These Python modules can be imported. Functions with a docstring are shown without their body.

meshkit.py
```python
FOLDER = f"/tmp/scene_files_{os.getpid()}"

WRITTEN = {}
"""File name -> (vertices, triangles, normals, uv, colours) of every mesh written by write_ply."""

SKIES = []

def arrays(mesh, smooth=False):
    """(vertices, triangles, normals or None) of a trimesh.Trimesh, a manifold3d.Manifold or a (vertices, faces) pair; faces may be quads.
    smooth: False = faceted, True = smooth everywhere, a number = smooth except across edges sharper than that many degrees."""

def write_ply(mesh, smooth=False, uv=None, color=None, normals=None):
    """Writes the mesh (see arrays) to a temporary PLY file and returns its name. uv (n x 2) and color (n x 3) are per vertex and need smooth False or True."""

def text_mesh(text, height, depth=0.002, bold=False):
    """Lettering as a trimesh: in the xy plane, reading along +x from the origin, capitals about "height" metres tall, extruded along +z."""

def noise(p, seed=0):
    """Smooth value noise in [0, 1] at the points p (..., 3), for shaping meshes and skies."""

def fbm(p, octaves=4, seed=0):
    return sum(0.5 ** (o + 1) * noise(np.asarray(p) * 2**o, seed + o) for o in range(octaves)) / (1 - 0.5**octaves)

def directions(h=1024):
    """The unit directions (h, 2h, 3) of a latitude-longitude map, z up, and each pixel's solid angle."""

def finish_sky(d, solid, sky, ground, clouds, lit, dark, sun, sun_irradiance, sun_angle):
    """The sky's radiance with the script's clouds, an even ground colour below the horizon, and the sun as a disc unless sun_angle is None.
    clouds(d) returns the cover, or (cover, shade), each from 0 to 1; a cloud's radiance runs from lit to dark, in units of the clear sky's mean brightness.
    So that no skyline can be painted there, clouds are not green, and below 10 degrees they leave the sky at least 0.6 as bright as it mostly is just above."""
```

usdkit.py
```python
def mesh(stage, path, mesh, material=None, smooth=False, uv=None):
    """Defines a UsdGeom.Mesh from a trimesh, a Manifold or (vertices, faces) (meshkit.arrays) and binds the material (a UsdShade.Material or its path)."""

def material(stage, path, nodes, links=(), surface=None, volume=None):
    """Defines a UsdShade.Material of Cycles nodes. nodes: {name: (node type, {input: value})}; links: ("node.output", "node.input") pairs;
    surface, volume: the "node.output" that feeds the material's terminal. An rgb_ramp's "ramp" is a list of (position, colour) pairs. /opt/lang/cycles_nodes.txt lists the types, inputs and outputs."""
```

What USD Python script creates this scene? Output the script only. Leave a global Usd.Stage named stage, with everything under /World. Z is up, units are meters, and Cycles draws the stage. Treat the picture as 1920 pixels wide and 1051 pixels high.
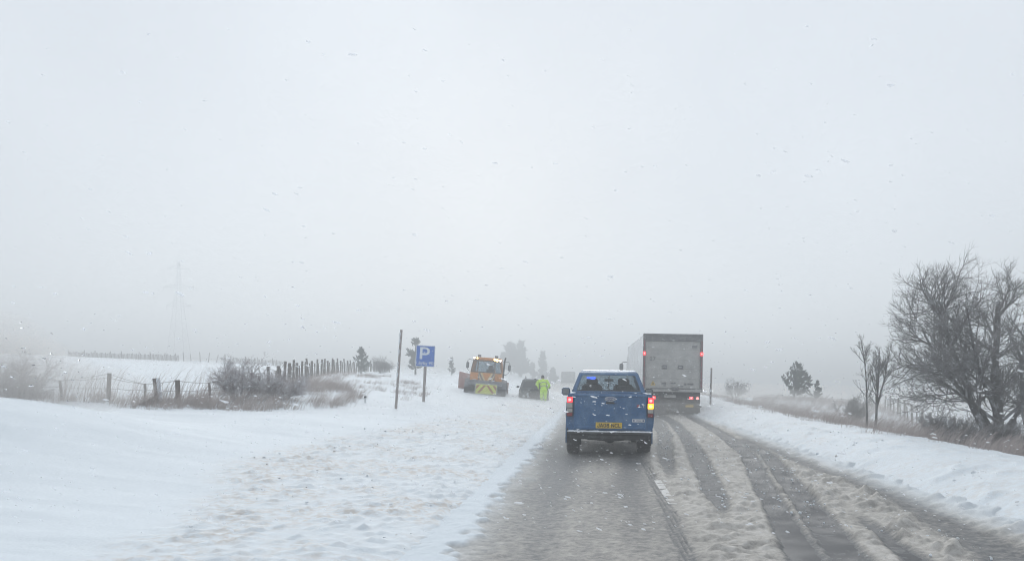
import math, random, numpy as np, trimesh, manifold3d as m3, usdkit, meshkit
from pxr import Usd, UsdGeom, UsdLux, UsdShade, Gf, Sdf, Vt

random.seed(7)
RNG = np.random.default_rng(7)
stage = Usd.Stage.CreateInMemory()
UsdGeom.SetStageUpAxis(stage, 'Z')
UsdGeom.Xform.Define(stage, '/World')
UsdGeom.Scope.Define(stage, '/World/Looks')

# ------------------------------------------------------------------ camera, sky, sun, exposure
EYE, F = 1.60, 1450.0
cam = UsdGeom.Camera.Define(stage, '/World/camera')
cam.CreateHorizontalApertureAttr(36.0)
cam.CreateFocalLengthAttr(36.0 * F / 1920)
cam.CreateHorizontalApertureOffsetAttr(-150 * 36 / 1920.0)
cam.CreateVerticalApertureOffsetAttr(183.5 * 36 / 1920.0)
cam.AddTranslateOp().Set((0, 0, EYE))
cam.AddRotateXOp().Set(90)
cam.CreateExposureAttr(1.76)
SUN_ELEV, SUN_AZ = 14.0, -8.0           # degrees; azimuth from +Y towards +X


def M(name, nodes, links=(), surface=None, volume=None):
    return usdkit.material(stage, '/World/Looks/' + name, nodes, links, surface, volume)


sky = M('overcast_sky', {
    's': ('sky_texture', {'sky_type': 'single_scattering', 'sun_disc': False, 'sun_elevation': math.radians(SUN_ELEV), 'sun_rotation': math.radians(SUN_AZ)}),
    'tc': ('texture_coordinate', {}), 'n': ('noise_texture', {'scale': 2.2, 'detail': 4.0}),
    'r': ('rgb_ramp', {'ramp': [(0.3, (3.8, 4.08, 4.5)), (0.7, (4.5, 4.8, 5.2))]}),
    'm': ('mix', {'mix_type': 'mix', 'fac': 0.97}), 'b': ('background_shader', {'strength': 0.05})},
    [('tc.generated', 'n.vector'), ('n.fac', 'r.fac'), ('s.color', 'm.color1'), ('r.color', 'm.color2'), ('m.color', 'b.color')], surface='b.background')
dome = UsdLux.DomeLight.Define(stage, '/World/sky')
dome.GetPrim().SetCustomDataByKey('kind', 'structure')
UsdShade.MaterialBindingAPI.Apply(dome.GetPrim()).Bind(sky)
sun = UsdLux.DistantLight.Define(stage, '/World/sun')
sun.CreateNormalizeAttr(True)
sun.CreateIntensityAttr(0.4)
sun.CreateAngleAttr(76)
sun.CreateColorAttr((1.0, 1.0, 0.985))
sun.AddRotateZOp().Set(-SUN_AZ)
sun.AddRotateXOp().Set(-(90 - SUN_ELEV))


# ------------------------------------------------------------------ helpers
used = {}


def numbered(parent, name):
    k = used.get((parent, name), 0)
    used[(parent, name)] = k + 1
    return f'{parent}/{name}' + (f'_{k:03d}' if k else '')


def tag(prim, label=None, cat=None, group=None, kind=None):
    for k, v in (('label', label), ('category', cat), ('group', group), ('kind', kind)):
        if v:
            prim.SetCustomDataByKey(k, v)
    return prim


def obj(name, mesh, mat, parent=None, smooth=35, label=None):
    par = str(parent.GetPath()) if parent else '/World'
    m = usdkit.mesh(stage, numbered(par, name), mesh, mat, smooth=smooth)
    if label:
        m.GetPrim().SetCustomDataByKey('label', label)
    return m.GetPrim()


def thing(name, label, cat, loc=(0, 0, 0), rz=0.0, group=None, ry=0.0, rx=0.0):
    x = UsdGeom.Xform.Define(stage, numbered('/World', name))
    x.AddTranslateOp().Set(Gf.Vec3d(*map(float, loc)))
    x.AddRotateZOp().Set(float(rz))
    if rx:
        x.AddRotateXOp().Set(float(rx))
    if ry:
        x.AddRotateYOp().Set(float(ry))
    return tag(x.GetPrim(), label, cat, group)


def cat(parts):
    vs, fs, n = [], [], 0
    for p in parts:
        if hasattr(p, 'to_mesh'):
            q = p.to_mesh()
            v, f = q.vert_properties[:, :3], q.tri_verts
        elif isinstance(p, trimesh.Trimesh):
            v, f = p.vertices, p.faces
        else:
            v, f = p
        v, f = np.asarray(v, float), np.asarray(f, int)
        if f.shape[1] == 4:
            f = np.vstack([f[:, [0, 1, 2]], f[:, [0, 2, 3]]])
        vs.append(v)
        fs.append(f + n)
        n += len(v)
    return np.vstack(vs), np.vstack(fs)


def moved(p, t=(0, 0, 0), R=None):
    v, f = cat([p])
    if R is not None:
        v = v @ np.asarray(R)[:3, :3].T
    return v + np.asarray(t, float), f


def rot(deg, axis):
    return trimesh.transformations.rotation_matrix(math.radians(deg), axis)


def box(c, s, ch=0.0, R=None):
    """A box with chamfered edges."""
    s = np.asarray(s, float)
    if ch <= 0:
        m = trimesh.creation.box(s)
        return moved(m, c, R)
    ch = min(ch, s.min() * 0.45)
    pts = []
    for sx in (-1, 1):
        for sy in (-1, 1):
            for sz in (-1, 1):
                k = np.array([sx, sy, sz])
                for a in range(3):
                    d = s / 2 - ch
                    d = d.copy()
                    d[a] += ch
                    pts.append(k * d)
    return moved(trimesh.convex.convex_hull(np.array(pts)), c, R)


def hull(pts):
    return trimesh.convex.convex_hull(np.asarray(pts, float))


def mani(mesh):
    v, f = cat([mesh])
    t = trimesh.Trimesh(v, f, process=True)
    return m3.Manifold(m3.Mesh(np.asarray(t.vertices, np.float32), np.asarray(t.faces, np.uint32)))


def cyl(a, b, r, n=16):
    m = trimesh.creation.cylinder(r, segment=[a, b], sections=n)
    return np.array(m.vertices), np.array(m.faces)


def tube(p, r, sides=5):
    p = np.asarray(p, float)
    t = np.gradient(p, axis=0)
    t /= np.linalg.norm(t, axis=1, keepdims=True) + 1e-12
    a = np.cross(t, np.where(np.abs(t[:, 2:]) < 0.9, [0, 0, 1.0], [1.0, 0, 0]))
    a /= np.linalg.norm(a, axis=1, keepdims=True) + 1e-12
    b, ang = np.cross(t, a), np.arange(sides) * 2 * np.pi / sides
    v = p[:, None] + np.broadcast_to(r, (len(p),))[:, None, None] * (np.cos(ang)[None, :, None] * a[:, None] + np.sin(ang)[None, :, None] * b[:, None])
    i, j = np.meshgrid(np.arange(len(p) - 1), np.arange(sides), indexing='ij')
    q = np.stack([i * sides + j, i * sides + (j + 1) % sides, (i + 1) * sides + (j + 1) % sides, (i + 1) * sides + j], -1).reshape(-1, 4)
    f = np.vstack([q[:, [0, 1, 2]], q[:, [0, 2, 3]]])
    n = len(p) * sides
    v = np.vstack([v.reshape(-1, 3), p[:1], p[-1:]])
    caps = [[n, (k + 1) % sides, k] for k in range(sides)] + [[n + 1, n - sides + k, n - sides + (k + 1) % sides] for k in range(sides)]
    return v, np.vstack([f, caps])


def sphere(c, r, n=2):
    m = trimesh.creation.icosphere(n, 1.0)
    return np.array(m.vertices) * np.asarray(r, float) + np.asarray(c, float), np.array(m.faces)


def extrude_y(poly, y0, y1):
    """A polygon in xz, extruded along y."""
    from shapely.geometry import Polygon
    m = trimesh.creation.extrude_polygon(Polygon(poly) if not hasattr(poly, 'geom_type') else poly, y1 - y0, engine='earcut')
    v = np.array(m.vertices)
    return np.stack([v[:, 0], y1 - v[:, 2], v[:, 1]], 1), np.array(m.faces)[:, :]


def text(s, h, c, depth=0.004, bold=True, wide=1.0, mirror=False):
    """Lettering centred at c, standing upright, read from -y."""
    m = meshkit.text_mesh(s, h, depth, bold)
    v = np.array(m.vertices)
    lo, hi = v.min(0), v.max(0)
    v = v - (lo + hi) / 2
    v[:, 0] *= wide
    return np.stack([v[:, 0] + c[0], -v[:, 2] + c[1], v[:, 1] + c[2]], 1), np.array(m.faces)


def fbm(x, y, s, o=4, seed=0):
    return meshkit.fbm(np.stack([np.asarray(x, float) / s, np.asarray(y, float) / s, np.zeros_like(np.asarray(x, float)) + 0.37], -1), o, seed)


def sstep(a, b, x):
    t = np.clip((np.asarray(x, float) - a) / (b - a), 0, 1)
    return t * t * (3 - 2 * t)


def pt(u, v, Y):
    """The world point that lies at depth Y on the line of sight through pixel (u, v) of the 1920 wide photograph."""
    return np.array([(u - 1110) * Y / F, Y, EYE - (v - 709) * Y / F])


# ------------------------------------------------------------------ materials
def plain(name, col, rough=0.6, **kw):
    return M(name, {'p': ('principled_bsdf', {'base_color': col, 'roughness': rough, **kw})}, surface='p.BSDF')


def grimy(name, col, dirt, rough=0.55, scale=3.0, amount=(0.45, 0.7), bump=0.0, stretch=(1, 1, 1), **kw):
    """A base colour with irregular patches of dirt or clinging snow."""
    nodes = {'g': ('texture_coordinate', {}), 'mp': ('mapping', {'scale': stretch}), 'n': ('noise_texture', {'scale': scale, 'detail': 6.0, 'roughness': 0.65}),
             'r': ('rgb_ramp', {'ramp': [(amount[0], (0, 0, 0)), (amount[1], (1, 1, 1))]}),
             'm': ('mix', {'mix_type': 'mix', 'color1': col, 'color2': dirt}), 'p': ('principled_bsdf', {'roughness': rough, **kw})}
    links = [('g.object', 'mp.vector'), ('mp.vector', 'n.vector'), ('n.fac', 'r.fac'), ('r.color', 'm.fac'), ('m.color', 'p.base_color')]
    if bump:
        nodes['b'] = ('bump', {'strength': bump, 'distance': 0.02})
        links += [('n.fac', 'b.height'), ('b.normal', 'p.normal')]
    return M(name, nodes, links, surface='p.BSDF')


def lamp(name, col, strength):
    return M(name, {'e': ('emission', {'color': col, 'strength': strength})}, surface='e.emission')


SNOW = (0.57, 0.622, 0.66)
m_snow = M('snow', {
    'g': ('geometry', {}), 'n': ('noise_texture', {'scale': 1.3, 'detail': 5.0}), 'n2': ('noise_texture', {'scale': 28.0, 'detail': 4.0, 'roughness': 0.6}),
    'a': ('attribute', {'attribute': 'dirt'}), 'n4': ('noise_texture', {'scale': 11.0, 'detail': 4.0, 'roughness': 0.6}), 'r4': ('rgb_ramp', {'ramp': [(0.42, (0.1,) * 3), (0.62, (1.6,) * 3)]}), 'mu': ('math', {'math_type': 'multiply', 'use_clamp': True}),
    'r': ('rgb_ramp', {'ramp': [(0.3, (0.55, 0.603, 0.642)), (0.7, SNOW)]}),
    'm': ('mix', {'mix_type': 'mix', 'color2': (0.47, 0.43, 0.39)}),
    'b': ('bump', {'strength': 0.35, 'distance': 0.012}), 'p': ('principled_bsdf', {'roughness': 0.65, 'specular_ior_level': 0.25})},
    [('g.position', 'n.vector'), ('g.position', 'n2.vector'), ('n.fac', 'r.fac'), ('r.color', 'm.color1'), ('g.position', 'n4.vector'), ('n4.fac', 'r4.fac'), ('r4.color', 'mu.value1'), ('a.fac', 'mu.value2'), ('mu.value', 'm.fac'), ('m.color', 'p.base_color'), ('n2.fac', 'b.height'), ('b.normal', 'p.normal')], surface='p.BSDF')
m_slush = M('slush', {
    'g': ('geometry', {}), 'n': ('noise_texture', {'scale': 13.0, 'detail': 6.0, 'roughness': 0.72}), 'n3': ('noise_texture', {'scale': 1.1, 'detail': 3.0}),
    'a': ('attribute', {'attribute': 'cover'}), 'w': ('attribute', {'attribute': 'fresh'}),
    'k': ('math', {'math_type': 'multiply_add', 'value2': 1.35, 'value3': -0.675}), 'ad': ('math', {'math_type': 'add', 'use_clamp': True}),
    'r': ('rgb_ramp', {'ramp': [(0.0, (0.055, 0.060, 0.065)), (0.22, (0.105, 0.11, 0.115)), (0.45, (0.20, 0.197, 0.19)), (0.75, (0.335, 0.32, 0.295)), (1.0, (0.45, 0.435, 0.41))]}),
    'm': ('mix', {'mix_type': 'mix', 'color2': SNOW}), 'ro': ('rgb_ramp', {'ramp': [(0.0, (0.5,) * 3), (0.4, (0.75,) * 3)]}),
    'b': ('bump', {'strength': 0.5, 'distance': 0.012}), 'p': ('principled_bsdf', {'specular_ior_level': 0.12})},
    [('g.position', 'n.vector'), ('g.position', 'n3.vector'), ('n.fac', 'k.value1'), ('a.fac', 'ad.value1'), ('k.value', 'ad.value2'), ('ad.value', 'r.fac'), ('ad.value', 'ro.fac'), ('r.color', 'm.color1'),
     ('w.fac', 'm.fac'), ('m.color', 'p.base_color'), ('ro.color', 'p.roughness'), ('n.fac', 'b.height'), ('b.normal', 'p.normal')], surface='p.BSDF')
m_road = M('wet_asphalt', {
    'g': ('geometry', {}), 'n': ('noise_texture', {'scale': 90.0, 'detail': 4.0}), 'n2': ('noise_texture', {'scale': 2.0, 'detail': 4.0}),
    'r': ('rgb_ramp', {'ramp': [(0.3, (0.045, 0.048, 0.052)), (0.7, (0.085, 0.088, 0.092))]}), 'ro': ('rgb_ramp', {'ramp': [(0.35, (0.5,) * 3), (0.65, (0.75,) * 3)]}),
    'b': ('bump', {'strength': 0.4, 'distance': 0.004}), 'p': ('principled_bsdf', {'specular_ior_level': 0.15})},
    [('g.position', 'n.vector'), ('g.position', 'n2.vector'), ('n2.fac', 'r.fac'), ('n2.fac', 'ro.fac'), ('r.color', 'p.base_color'), ('ro.color', 'p.roughness'), ('n.fac', 'b.height'), ('b.normal', 'p.normal')], surface='p.BSDF')


# ------------------------------------------------------------------ the lie of the land
def road_x(y):
    y = np.asarray(y, float)
    return 1.0 - 3.5 * (np.clip(y - 45, 0, 400) / 90) ** 2 / (1 + np.clip(y - 45, 0, 400) / 400)


def road_z(y):
    y = np.asarray(y, float)
    return -1.15 * sstep(50, 150, y) + 0.012 * np.clip(y - 170, 0, 1e9)


def gauss(x, y, cx, cy, sx, sy):
    return np.exp(-((x - cx) / sx) ** 2 / 2 - ((y - cy) / sy) ** 2 / 2)


def ground(x, y):
    """Height of the snow surface, without its small lumps."""
    x, y = np.asarray(x, float), np.asarray(y, float)
    d = x - road_x(y)
    s = np.clip(-d - 2.25, 0, None)
    yy = np.clip(y, 0, 170)
    left = 0.13 * (1 - np.exp(-s / 0.6)) + 0.05 * np.clip(s, 0, 60) + 0.03 * np.clip(s - 60, 0, 200) + yy * 0.0135 * np.clip(s / 10, 0, 1.25)
    left += 0.62 * gauss(x, y, -10.3, 12.2, 2.2, 2.3) + 0.20 * gauss(x, y, -7.8, 18.0, 1.6, 1.5) - 0.22 * gauss(x, y, -9.2, 17.2, 1.3, 1.6)
    left += 0.15 * gauss(x, y, -11.5, 27, 2.5, 5) + 0.10 * gauss(x, y, -5.2, 27, 1.5, 6) - 0.22 * gauss(x, y, -12.8, 22, 3.5, 3.5)
    r = np.clip(d - 3.1, 0, None)
    right = 0.34 * sstep(0.0, 1.3, r) + 0.06 * sstep(1, 2, r) - 0.95 * sstep(1.7, 8.0, r) - 0.035 * np.clip(r - 6, 0, 90)
    right += 0.55 * gauss(x, y, 15.0, 50, 4.0, 10) + 0.6 * gauss(x, y, 13.5, 72, 5, 16)
    return road_z(y) + np.where(d < 0, left, right) + 0.10 * (fbm(x, y, 5.0, 3, 3) - 0.5) * np.clip(np.maximum(s, r) / 3, 0, 1)


def spill(x, y):
    """Where the plough threw lumps of old snow on the left verge."""
    e = -1.35 - 2.3 - 1.4 * sstep(6, 12, y) + 1.0 * sstep(14, 26, y) + 0.7 * (fbm(x, y, 2.0, 3, 11) - 0.5)
    return sstep(-0.5, 0.5, x - e) * sstep(-1.1, -1.5, x - road_x(y) + 1.0) * sstep(70, 25, y)


def grid_mesh(xs, ys, z):
    nx, ny = len(xs), len(ys)
    X, Y = np.meshgrid(xs, ys)
    v = np.stack([X, Y, z], -1).reshape(-1, 3)
    i = np.arange(ny - 1)[:, None] * nx + np.arange(nx - 1)[None]
    f = np.stack([i, i + 1, i + 1 + nx, i + nx], -1).reshape(-1, 4)
    return v, f


def steps(a, b, d0, g):
    out, x, d = [a], a, d0
    sgn = 1 if b > a else -1
    while sgn * (b - x) > d:
        x += sgn * d
        out.append(x)
        d *= g
    out.append(b)
    return np.array(out)


def primvar(mesh, name, a):
    UsdGeom.PrimvarsAPI(UsdGeom.Mesh(mesh)).CreatePrimvar(name, Sdf.ValueTypeNames.FloatArray, 'vertex').Set(Vt.FloatArray.FromNumpy(np.asarray(a, np.float32).ravel()))


# snow covered ground, one sheet to beyond the reach of the haze
xs = np.unique(np.concatenate([steps(-6, -780, 0.045, 1.045), np.arange(-6, -0.9, 0.04), np.arange(-0.9, 3.7, 0.35), np.arange(3.7, 7.6, 0.05), steps(7.6, 620, 0.055, 1.05)]))
ys = np.unique(np.concatenate([steps(4.5, -40, 0.2, 1.2), steps(4.5, 900, 0.034, 1.0076)]))
X, Y = np.meshgrid(xs, ys)
Z = ground(X, Y)
sp = spill(X, Y)
lum = meshkit.fbm(np.stack([X / 0.10, Y / 0.105, X * 0], -1), 3, 5)
lump = np.clip(lum - 0.50, 0, 1)
near = sstep(60, 18, Y)
Z += sp * near * (0.12 * lump * (0.4 + 1.2 * fbm(X, Y, 0.9, 3, 6)) + 0.03 * (fbm(X, Y, 0.09, 2, 21) - 0.5))
d = X - road_x(Y)
rv = sstep(2.9, 3.6, d) * sstep(7, 5.2, d)
Z += rv * near * (0.22 * np.clip(fbm(X, Y, 0.30, 3, 8) - 0.52, 0, 1) + 0.05 * (fbm(X, Y, 0.6, 3, 9) - 0.5))
wind = fbm(X * 0.35 + 0.2 * Y, Y, 0.8, 4, 31)            # low ripples drawn out by the wind
Z += (1 - sp) * sstep(-1.6, -3.2, d) * near * 0.10 * (wind - 0.5)
inside = sstep(-2.75, -1.95, d) * sstep(3.65, 3.0, d)
Z = Z - inside * (0.16 + 0.05 * fbm(X, Y, 0.5, 3, 14)) + 0.05 * (1 - np.abs(2 * inside - 1)) * (fbm(X, Y, 0.35, 3, 15) - 0.5)
g0 = obj('snow_ground', grid_mesh(xs, ys, Z), m_snow, smooth=True)
tag(g0, 'white snow covering the verges, banks and fields', kind='structure')
dirt = sp * (0.10 + 0.42 * sstep(0.40, 0.62, fbm(X, Y, 0.7, 3, 41))) + rv * np.clip(fbm(X, Y, 0.5, 4, 44) - 0.42, 0, 1) * 0.9 + 0.10 * rv
dirt += 0.10 * (1 - np.abs(2 * inside - 1))
primvar(g0, 'dirt', np.clip(dirt, 0, 0.8))

# the road itself
ry = np.unique(np.concatenate([steps(4, -40, 1.0, 1.2), np.arange(4, 60, 1.0), steps(60, 900, 1.0, 1.02)]))
V = np.stack([np.concatenate([road_x(ry) - 3.0, road_x(ry) + 3.6]), np.concatenate([ry, ry]), np.concatenate([road_z(ry)] * 2)], 1)
n = len(ry)
i = np.arange(n - 1)
Fq = np.stack([i, i + n, i + n + 1, i + 1], 1)
tag(obj('road', (V, Fq), m_road, smooth=True), 'dark wet asphalt road running away under the slush', kind='structure')

# worn centre line dashes
m_paint = grimy('road_paint', (0.50, 0.50, 0.49), (0.28, 0.28, 0.275), 0.7, 14.0, (0.45, 0.75))
marks = []
for k in range(0, 9):
    y0 = 9.75 + 7.2 * k
    yy = np.linspace(y0, y0 + 2.3, 6)
    c = road_x(yy) + 0.02
    marks.append((np.stack([np.concatenate([c - 0.055, c + 0.055]), np.concatenate([yy, yy]), np.concatenate([road_z(yy)] * 2) + (0.0175 if k == 0 else 0.006)], 1),
                  np.stack([np.arange(5), np.arange(5) + 6, np.arange(5) + 7, np.arange(5) + 1], 1)))
tag(obj('centre_line', cat(marks), m_paint, smooth=True), 'worn white centre line dashes half hidden by slush', kind='structure')

# slush with wheel tracks
sx = np.unique(np.concatenate([np.arange(-2.9, 4.75, 0.024)]))
sy = np.unique(np.concatenate([steps(5.6, 3.0, 0.06, 1.1), steps(5.6, 150, 0.026, 1.0056)]))
SX, SY = np.meshgrid(sx, sy)
D = SX
jit = 0.10 * (fbm(SX, SY, 0.9, 3, 51) - 0.5) + 0.07 * (fbm(SX, SY, 0.16, 3, 52) - 0.5)


def band(ctrl, w, y0=None, y1=None, soft=0.06, fade=0.8):
    """1 inside a wheel track that follows ctrl [(y, x), ...] with half width w (a number or [(y, w), ...])."""
    c = np.array(sorted(ctrl), float)
    xc = np.interp(SY, c[:, 0], c[:, 1])
    ww = w if np.isscalar(w) else np.interp(SY, *np.array(sorted(w), float).T)
    b = 1 - sstep(-soft, soft, np.abs(D + jit - xc) - ww)
    if y0 is not None:
        b = b * sstep(y0 - fade, y0 + fade, SY)
    if y1 is not None:
        b = b * sstep(y1 + fade, y1 - fade, SY)
    return b


t_A = band([(5, 1.72), (6.8, 1.88), (10.5, 2.40), (15.9, 3.22), (21.4, 3.68), (28, 3.9), (34, 4.15), (60, 4.1)], [(5, .19), (10, .16), (21, .20), (60, .24)])
t_B = band([(5, 2.05), (6.8, 2.27), (10.5, 2.82), (15.9, 3.62), (21, 3.95)], [(5, .22), (10, .18), (16, .17)], y1=20)
t_C = band([(5, 2.6), (6.8, 2.83), (7.9, 2.97), (9.5, 3.12)], [(5, .16), (8, .1), (9.5, .05)], y1=8.8)
t_D = band([(5, 3.45), (6.8, 3.66), (9, 3.95), (10.5, 4.1), (14, 3.95), (20, 4.15)], [(5, .34), (9, .26), (14, .2), (20, .12)], y1=22, soft=0.16)
t_E = band([(8, 1.5), (9, 1.55), (10.5, 1.68), (15.9, 2.15), (21.4, 2.6), (28, 2.95), (34, 2.9), (60, 2.6)], [(9, .06), (10.5, .17), (20, .2), (34, .24), (60, .28)], y0=9.0)
t_F = band([(10, 1.2), (13, 1.3), (15.9, 1.5), (21.4, 2.02), (28, 2.4), (34, 2.5)], [(10, .05), (13, .1), (16, .18), (22, .22), (34, .3)], y0=12.5)
t_G = band([(5, 0.83), (6.8, 0.86), (9, 0.90), (13.2, 0.97), (16, 1.0)], .075, y1=14.5, soft=0.02)
t_P = band([(5, -0.55), (60, -0.55)], [(5, .12), (9, .2), (14, .34), (60, .4)], y0=8.0, soft=0.22, fade=4.0)
t_Q = band([(5, 0.45), (12, 0.55), (16, 0.9), (60, 1.1)], [(5, .1), (12, .17), (16, .25), (60, .3)], y0=8.6, soft=0.14, fade=2.5)
rightlane = sstep(0.75, 1.25, D + jit)
base = 0.55 + 0.20 * rightlane + 0.26 * (fbm(SX, SY * 0.6, 0.8, 4, 61) - 0.5) + 0.14 * (fbm(SX * 4, SY * 0.35, 0.9, 3, 62) - 0.5) * (1 - rightlane) * 2
fine = fbm(SX, SY, 0.085, 3, 63) - 0.5
base = base + 0.155 * (1 - rightlane) + 0.10 * rightlane - (0.15 - 0.10 * sstep(10, 6.5, SY) - 0.16 * (fbm(SX * 1.5, SY * 0.22, 0.5, 3, 66) - 0.5)) * (1 - rightlane)
cov = base + 0.55 * fine * (0.35 + 0.65 * rightlane)
for b, k in ((t_A, 0.76), (t_B, 0.72), (t_C, 0.68), (t_D, 0.56), (t_E, 0.66), (t_F, 0.55), (t_P, 0.42), (t_Q, 0.42)):
    cov = cov * (1 - k * b) - 0.05 * k * b
tread = 0.5 + 0.5 * np.cos((D + 0.15 * jit - np.interp(SY, [5, 6.8, 9, 13.2, 16], [0.83, 0.86, 0.90, 0.97, 1.0])) * 2 * np.pi / 0.042)
cov = cov * (1 - 0.62 * t_G * tread) - 0.05 * t_G
far = sstep(22, 55, SY)
cov = cov * (1 - 0.25 * far) + 0.10 * far
edge_l = sstep(-0.80, -1.62, D + 0.5 * jit + 0.22 * (fbm(SX, SY, 1.6, 3, 71) - 0.5) + 0.55 * (fbm(SX, SY * 0.8, 0.22, 4, 72) - 0.5))
edge_r = sstep(3.95, 4.5, D + 2.2 * jit)
ragged = np.clip(0.55 * edge_l + 0.75 * sstep(.36, .60, edge_l * 0.9 + 0.75 * (fbm(SX, SY * 0.7, 0.17, 4, 73) - 0.5)) * edge_l ** .3, 0, 1)
fresh = np.clip(np.maximum(ragged, 0.75 * edge_r), 0, 1)
film = sstep(0.6, -1.4, D) * 0.10 * sstep(4, 9, SY)                                  # dry snow blowing across the near lane
cov = np.clip(cov + 0.5 * fresh, -0.2, 1.05)
rough_r = sstep(2.3, 3.2, D) * sstep(4.4, 3.9, D) * sstep(18, 9, SY)
lumps = np.clip(fbm(SX, SY, 0.22, 3, 81) - 0.48, 0, 1) * (0.24 * rightlane + 0.22 * rough_r + 0.05)
tracks = np.maximum.reduce([t_A, t_B, t_C, t_E, t_F, 0.6 * t_D])
SZ = road_z(SY) - 0.012 + 0.050 * np.clip(cov, -0.3, 1) + lumps * (1 - tracks) * np.clip(cov, 0, 1) + 0.018 * fine * np.clip(cov + 0.2, 0, 1)
ridge = np.clip(1 - np.abs(2 * tracks - 0.7), 0, 1)                                   # slush squeezed up beside the wheels
SZ += 0.018 * ridge * (fbm(SX, SY, 0.12, 2, 91)) + 0.03 * fresh
dash = sstep(.10, .06, np.abs(SX - 1.02)) * sstep(9.5, 9.7, SY) * sstep(12.3, 12.1, SY)
SZ = SZ * (1 - dash) + dash * (.010 + .035 * np.clip(fbm(SX, SY, .13, 3, 95) - .36, -.3, 1))
sv, sf = grid_mesh(sx, sy, SZ)
sv[:, 0] += np.interp(sv[:, 1], sy, road_x(sy) - 1.0)
sl = obj('slush', (sv, sf), m_slush, smooth=True)
tag(sl, 'grey brown slush on the road, cut by dark wheel tracks', 'slush', kind='stuff')
primvar(sl, 'cover', np.clip(cov, 0, 1))
primvar(sl, 'fresh', np.clip(fresh + film, 0, 1))
# ------------------------------------------------------------------ materials of the things
m_black = grimy('black_plastic', (0.025, 0.026, 0.028), (0.16, 0.165, 0.17), 0.6, 5.0, (0.5, 0.8))
m_rubber = grimy('tyre_rubber', (0.022, 0.022, 0.024), (0.30, 0.31, 0.32), 0.85, 9.0, (0.58, 0.75))
m_steel = plain('dull_steel', (0.32, 0.33, 0.34), 0.45, metallic=0.6)
m_chrome = plain('chrome', (0.62, 0.64, 0.66), 0.25, metallic=0.9)
m_blue = grimy('blue_paint', (0.005, 0.080, 0.205), (0.13, 0.22, 0.33), 0.36, 3.4, (0.46, 0.85), coat_weight=0.5, coat_roughness=0.15)
m_snowcap = plain('clinging_snow', (0.66, 0.70, 0.74), 0.8)
m_red_on = lamp('red_lamp_lit', (1.0, 0.045, 0.06), 0.75)
m_red_hot = lamp('red_lamp_core', (1.0, 0.30, 0.28), 0.75)
m_red_off = plain('red_lens', (0.20, 0.022, 0.030), 0.25)
m_amber_on = lamp('amber_lamp_lit', (1.0, 0.46, 0.02), 1.0)
m_amber_hot = lamp('amber_lamp_core', (1.0, 0.80, 0.16), 1.1)
m_clear_lens = plain('clear_lens', (0.34, 0.33, 0.31), 0.3)
m_blue_on = lamp('blue_lamp_lit', (0.05, 0.12, 1.0), 1.0)
m_yellow_plate = grimy('yellow_plate', (0.60, 0.40, 0.035), (0.36, 0.30, 0.16), 0.5, 12.0, (0.5, 0.8))
m_ink = plain('black_lettering', (0.03, 0.03, 0.028), 0.6)
m_badge_blue = plain('badge_blue', (0.03, 0.06, 0.16), 0.3)
m_white = grimy('white_paint', (0.62, 0.63, 0.64), (0.42, 0.42, 0.41), 0.5, 3.0)
m_red_paint = plain('red_lettering', (0.45, 0.05, 0.06), 0.4)
m_seat = plain('dark_seat_cloth', (0.03, 0.032, 0.038), 0.85)
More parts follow.
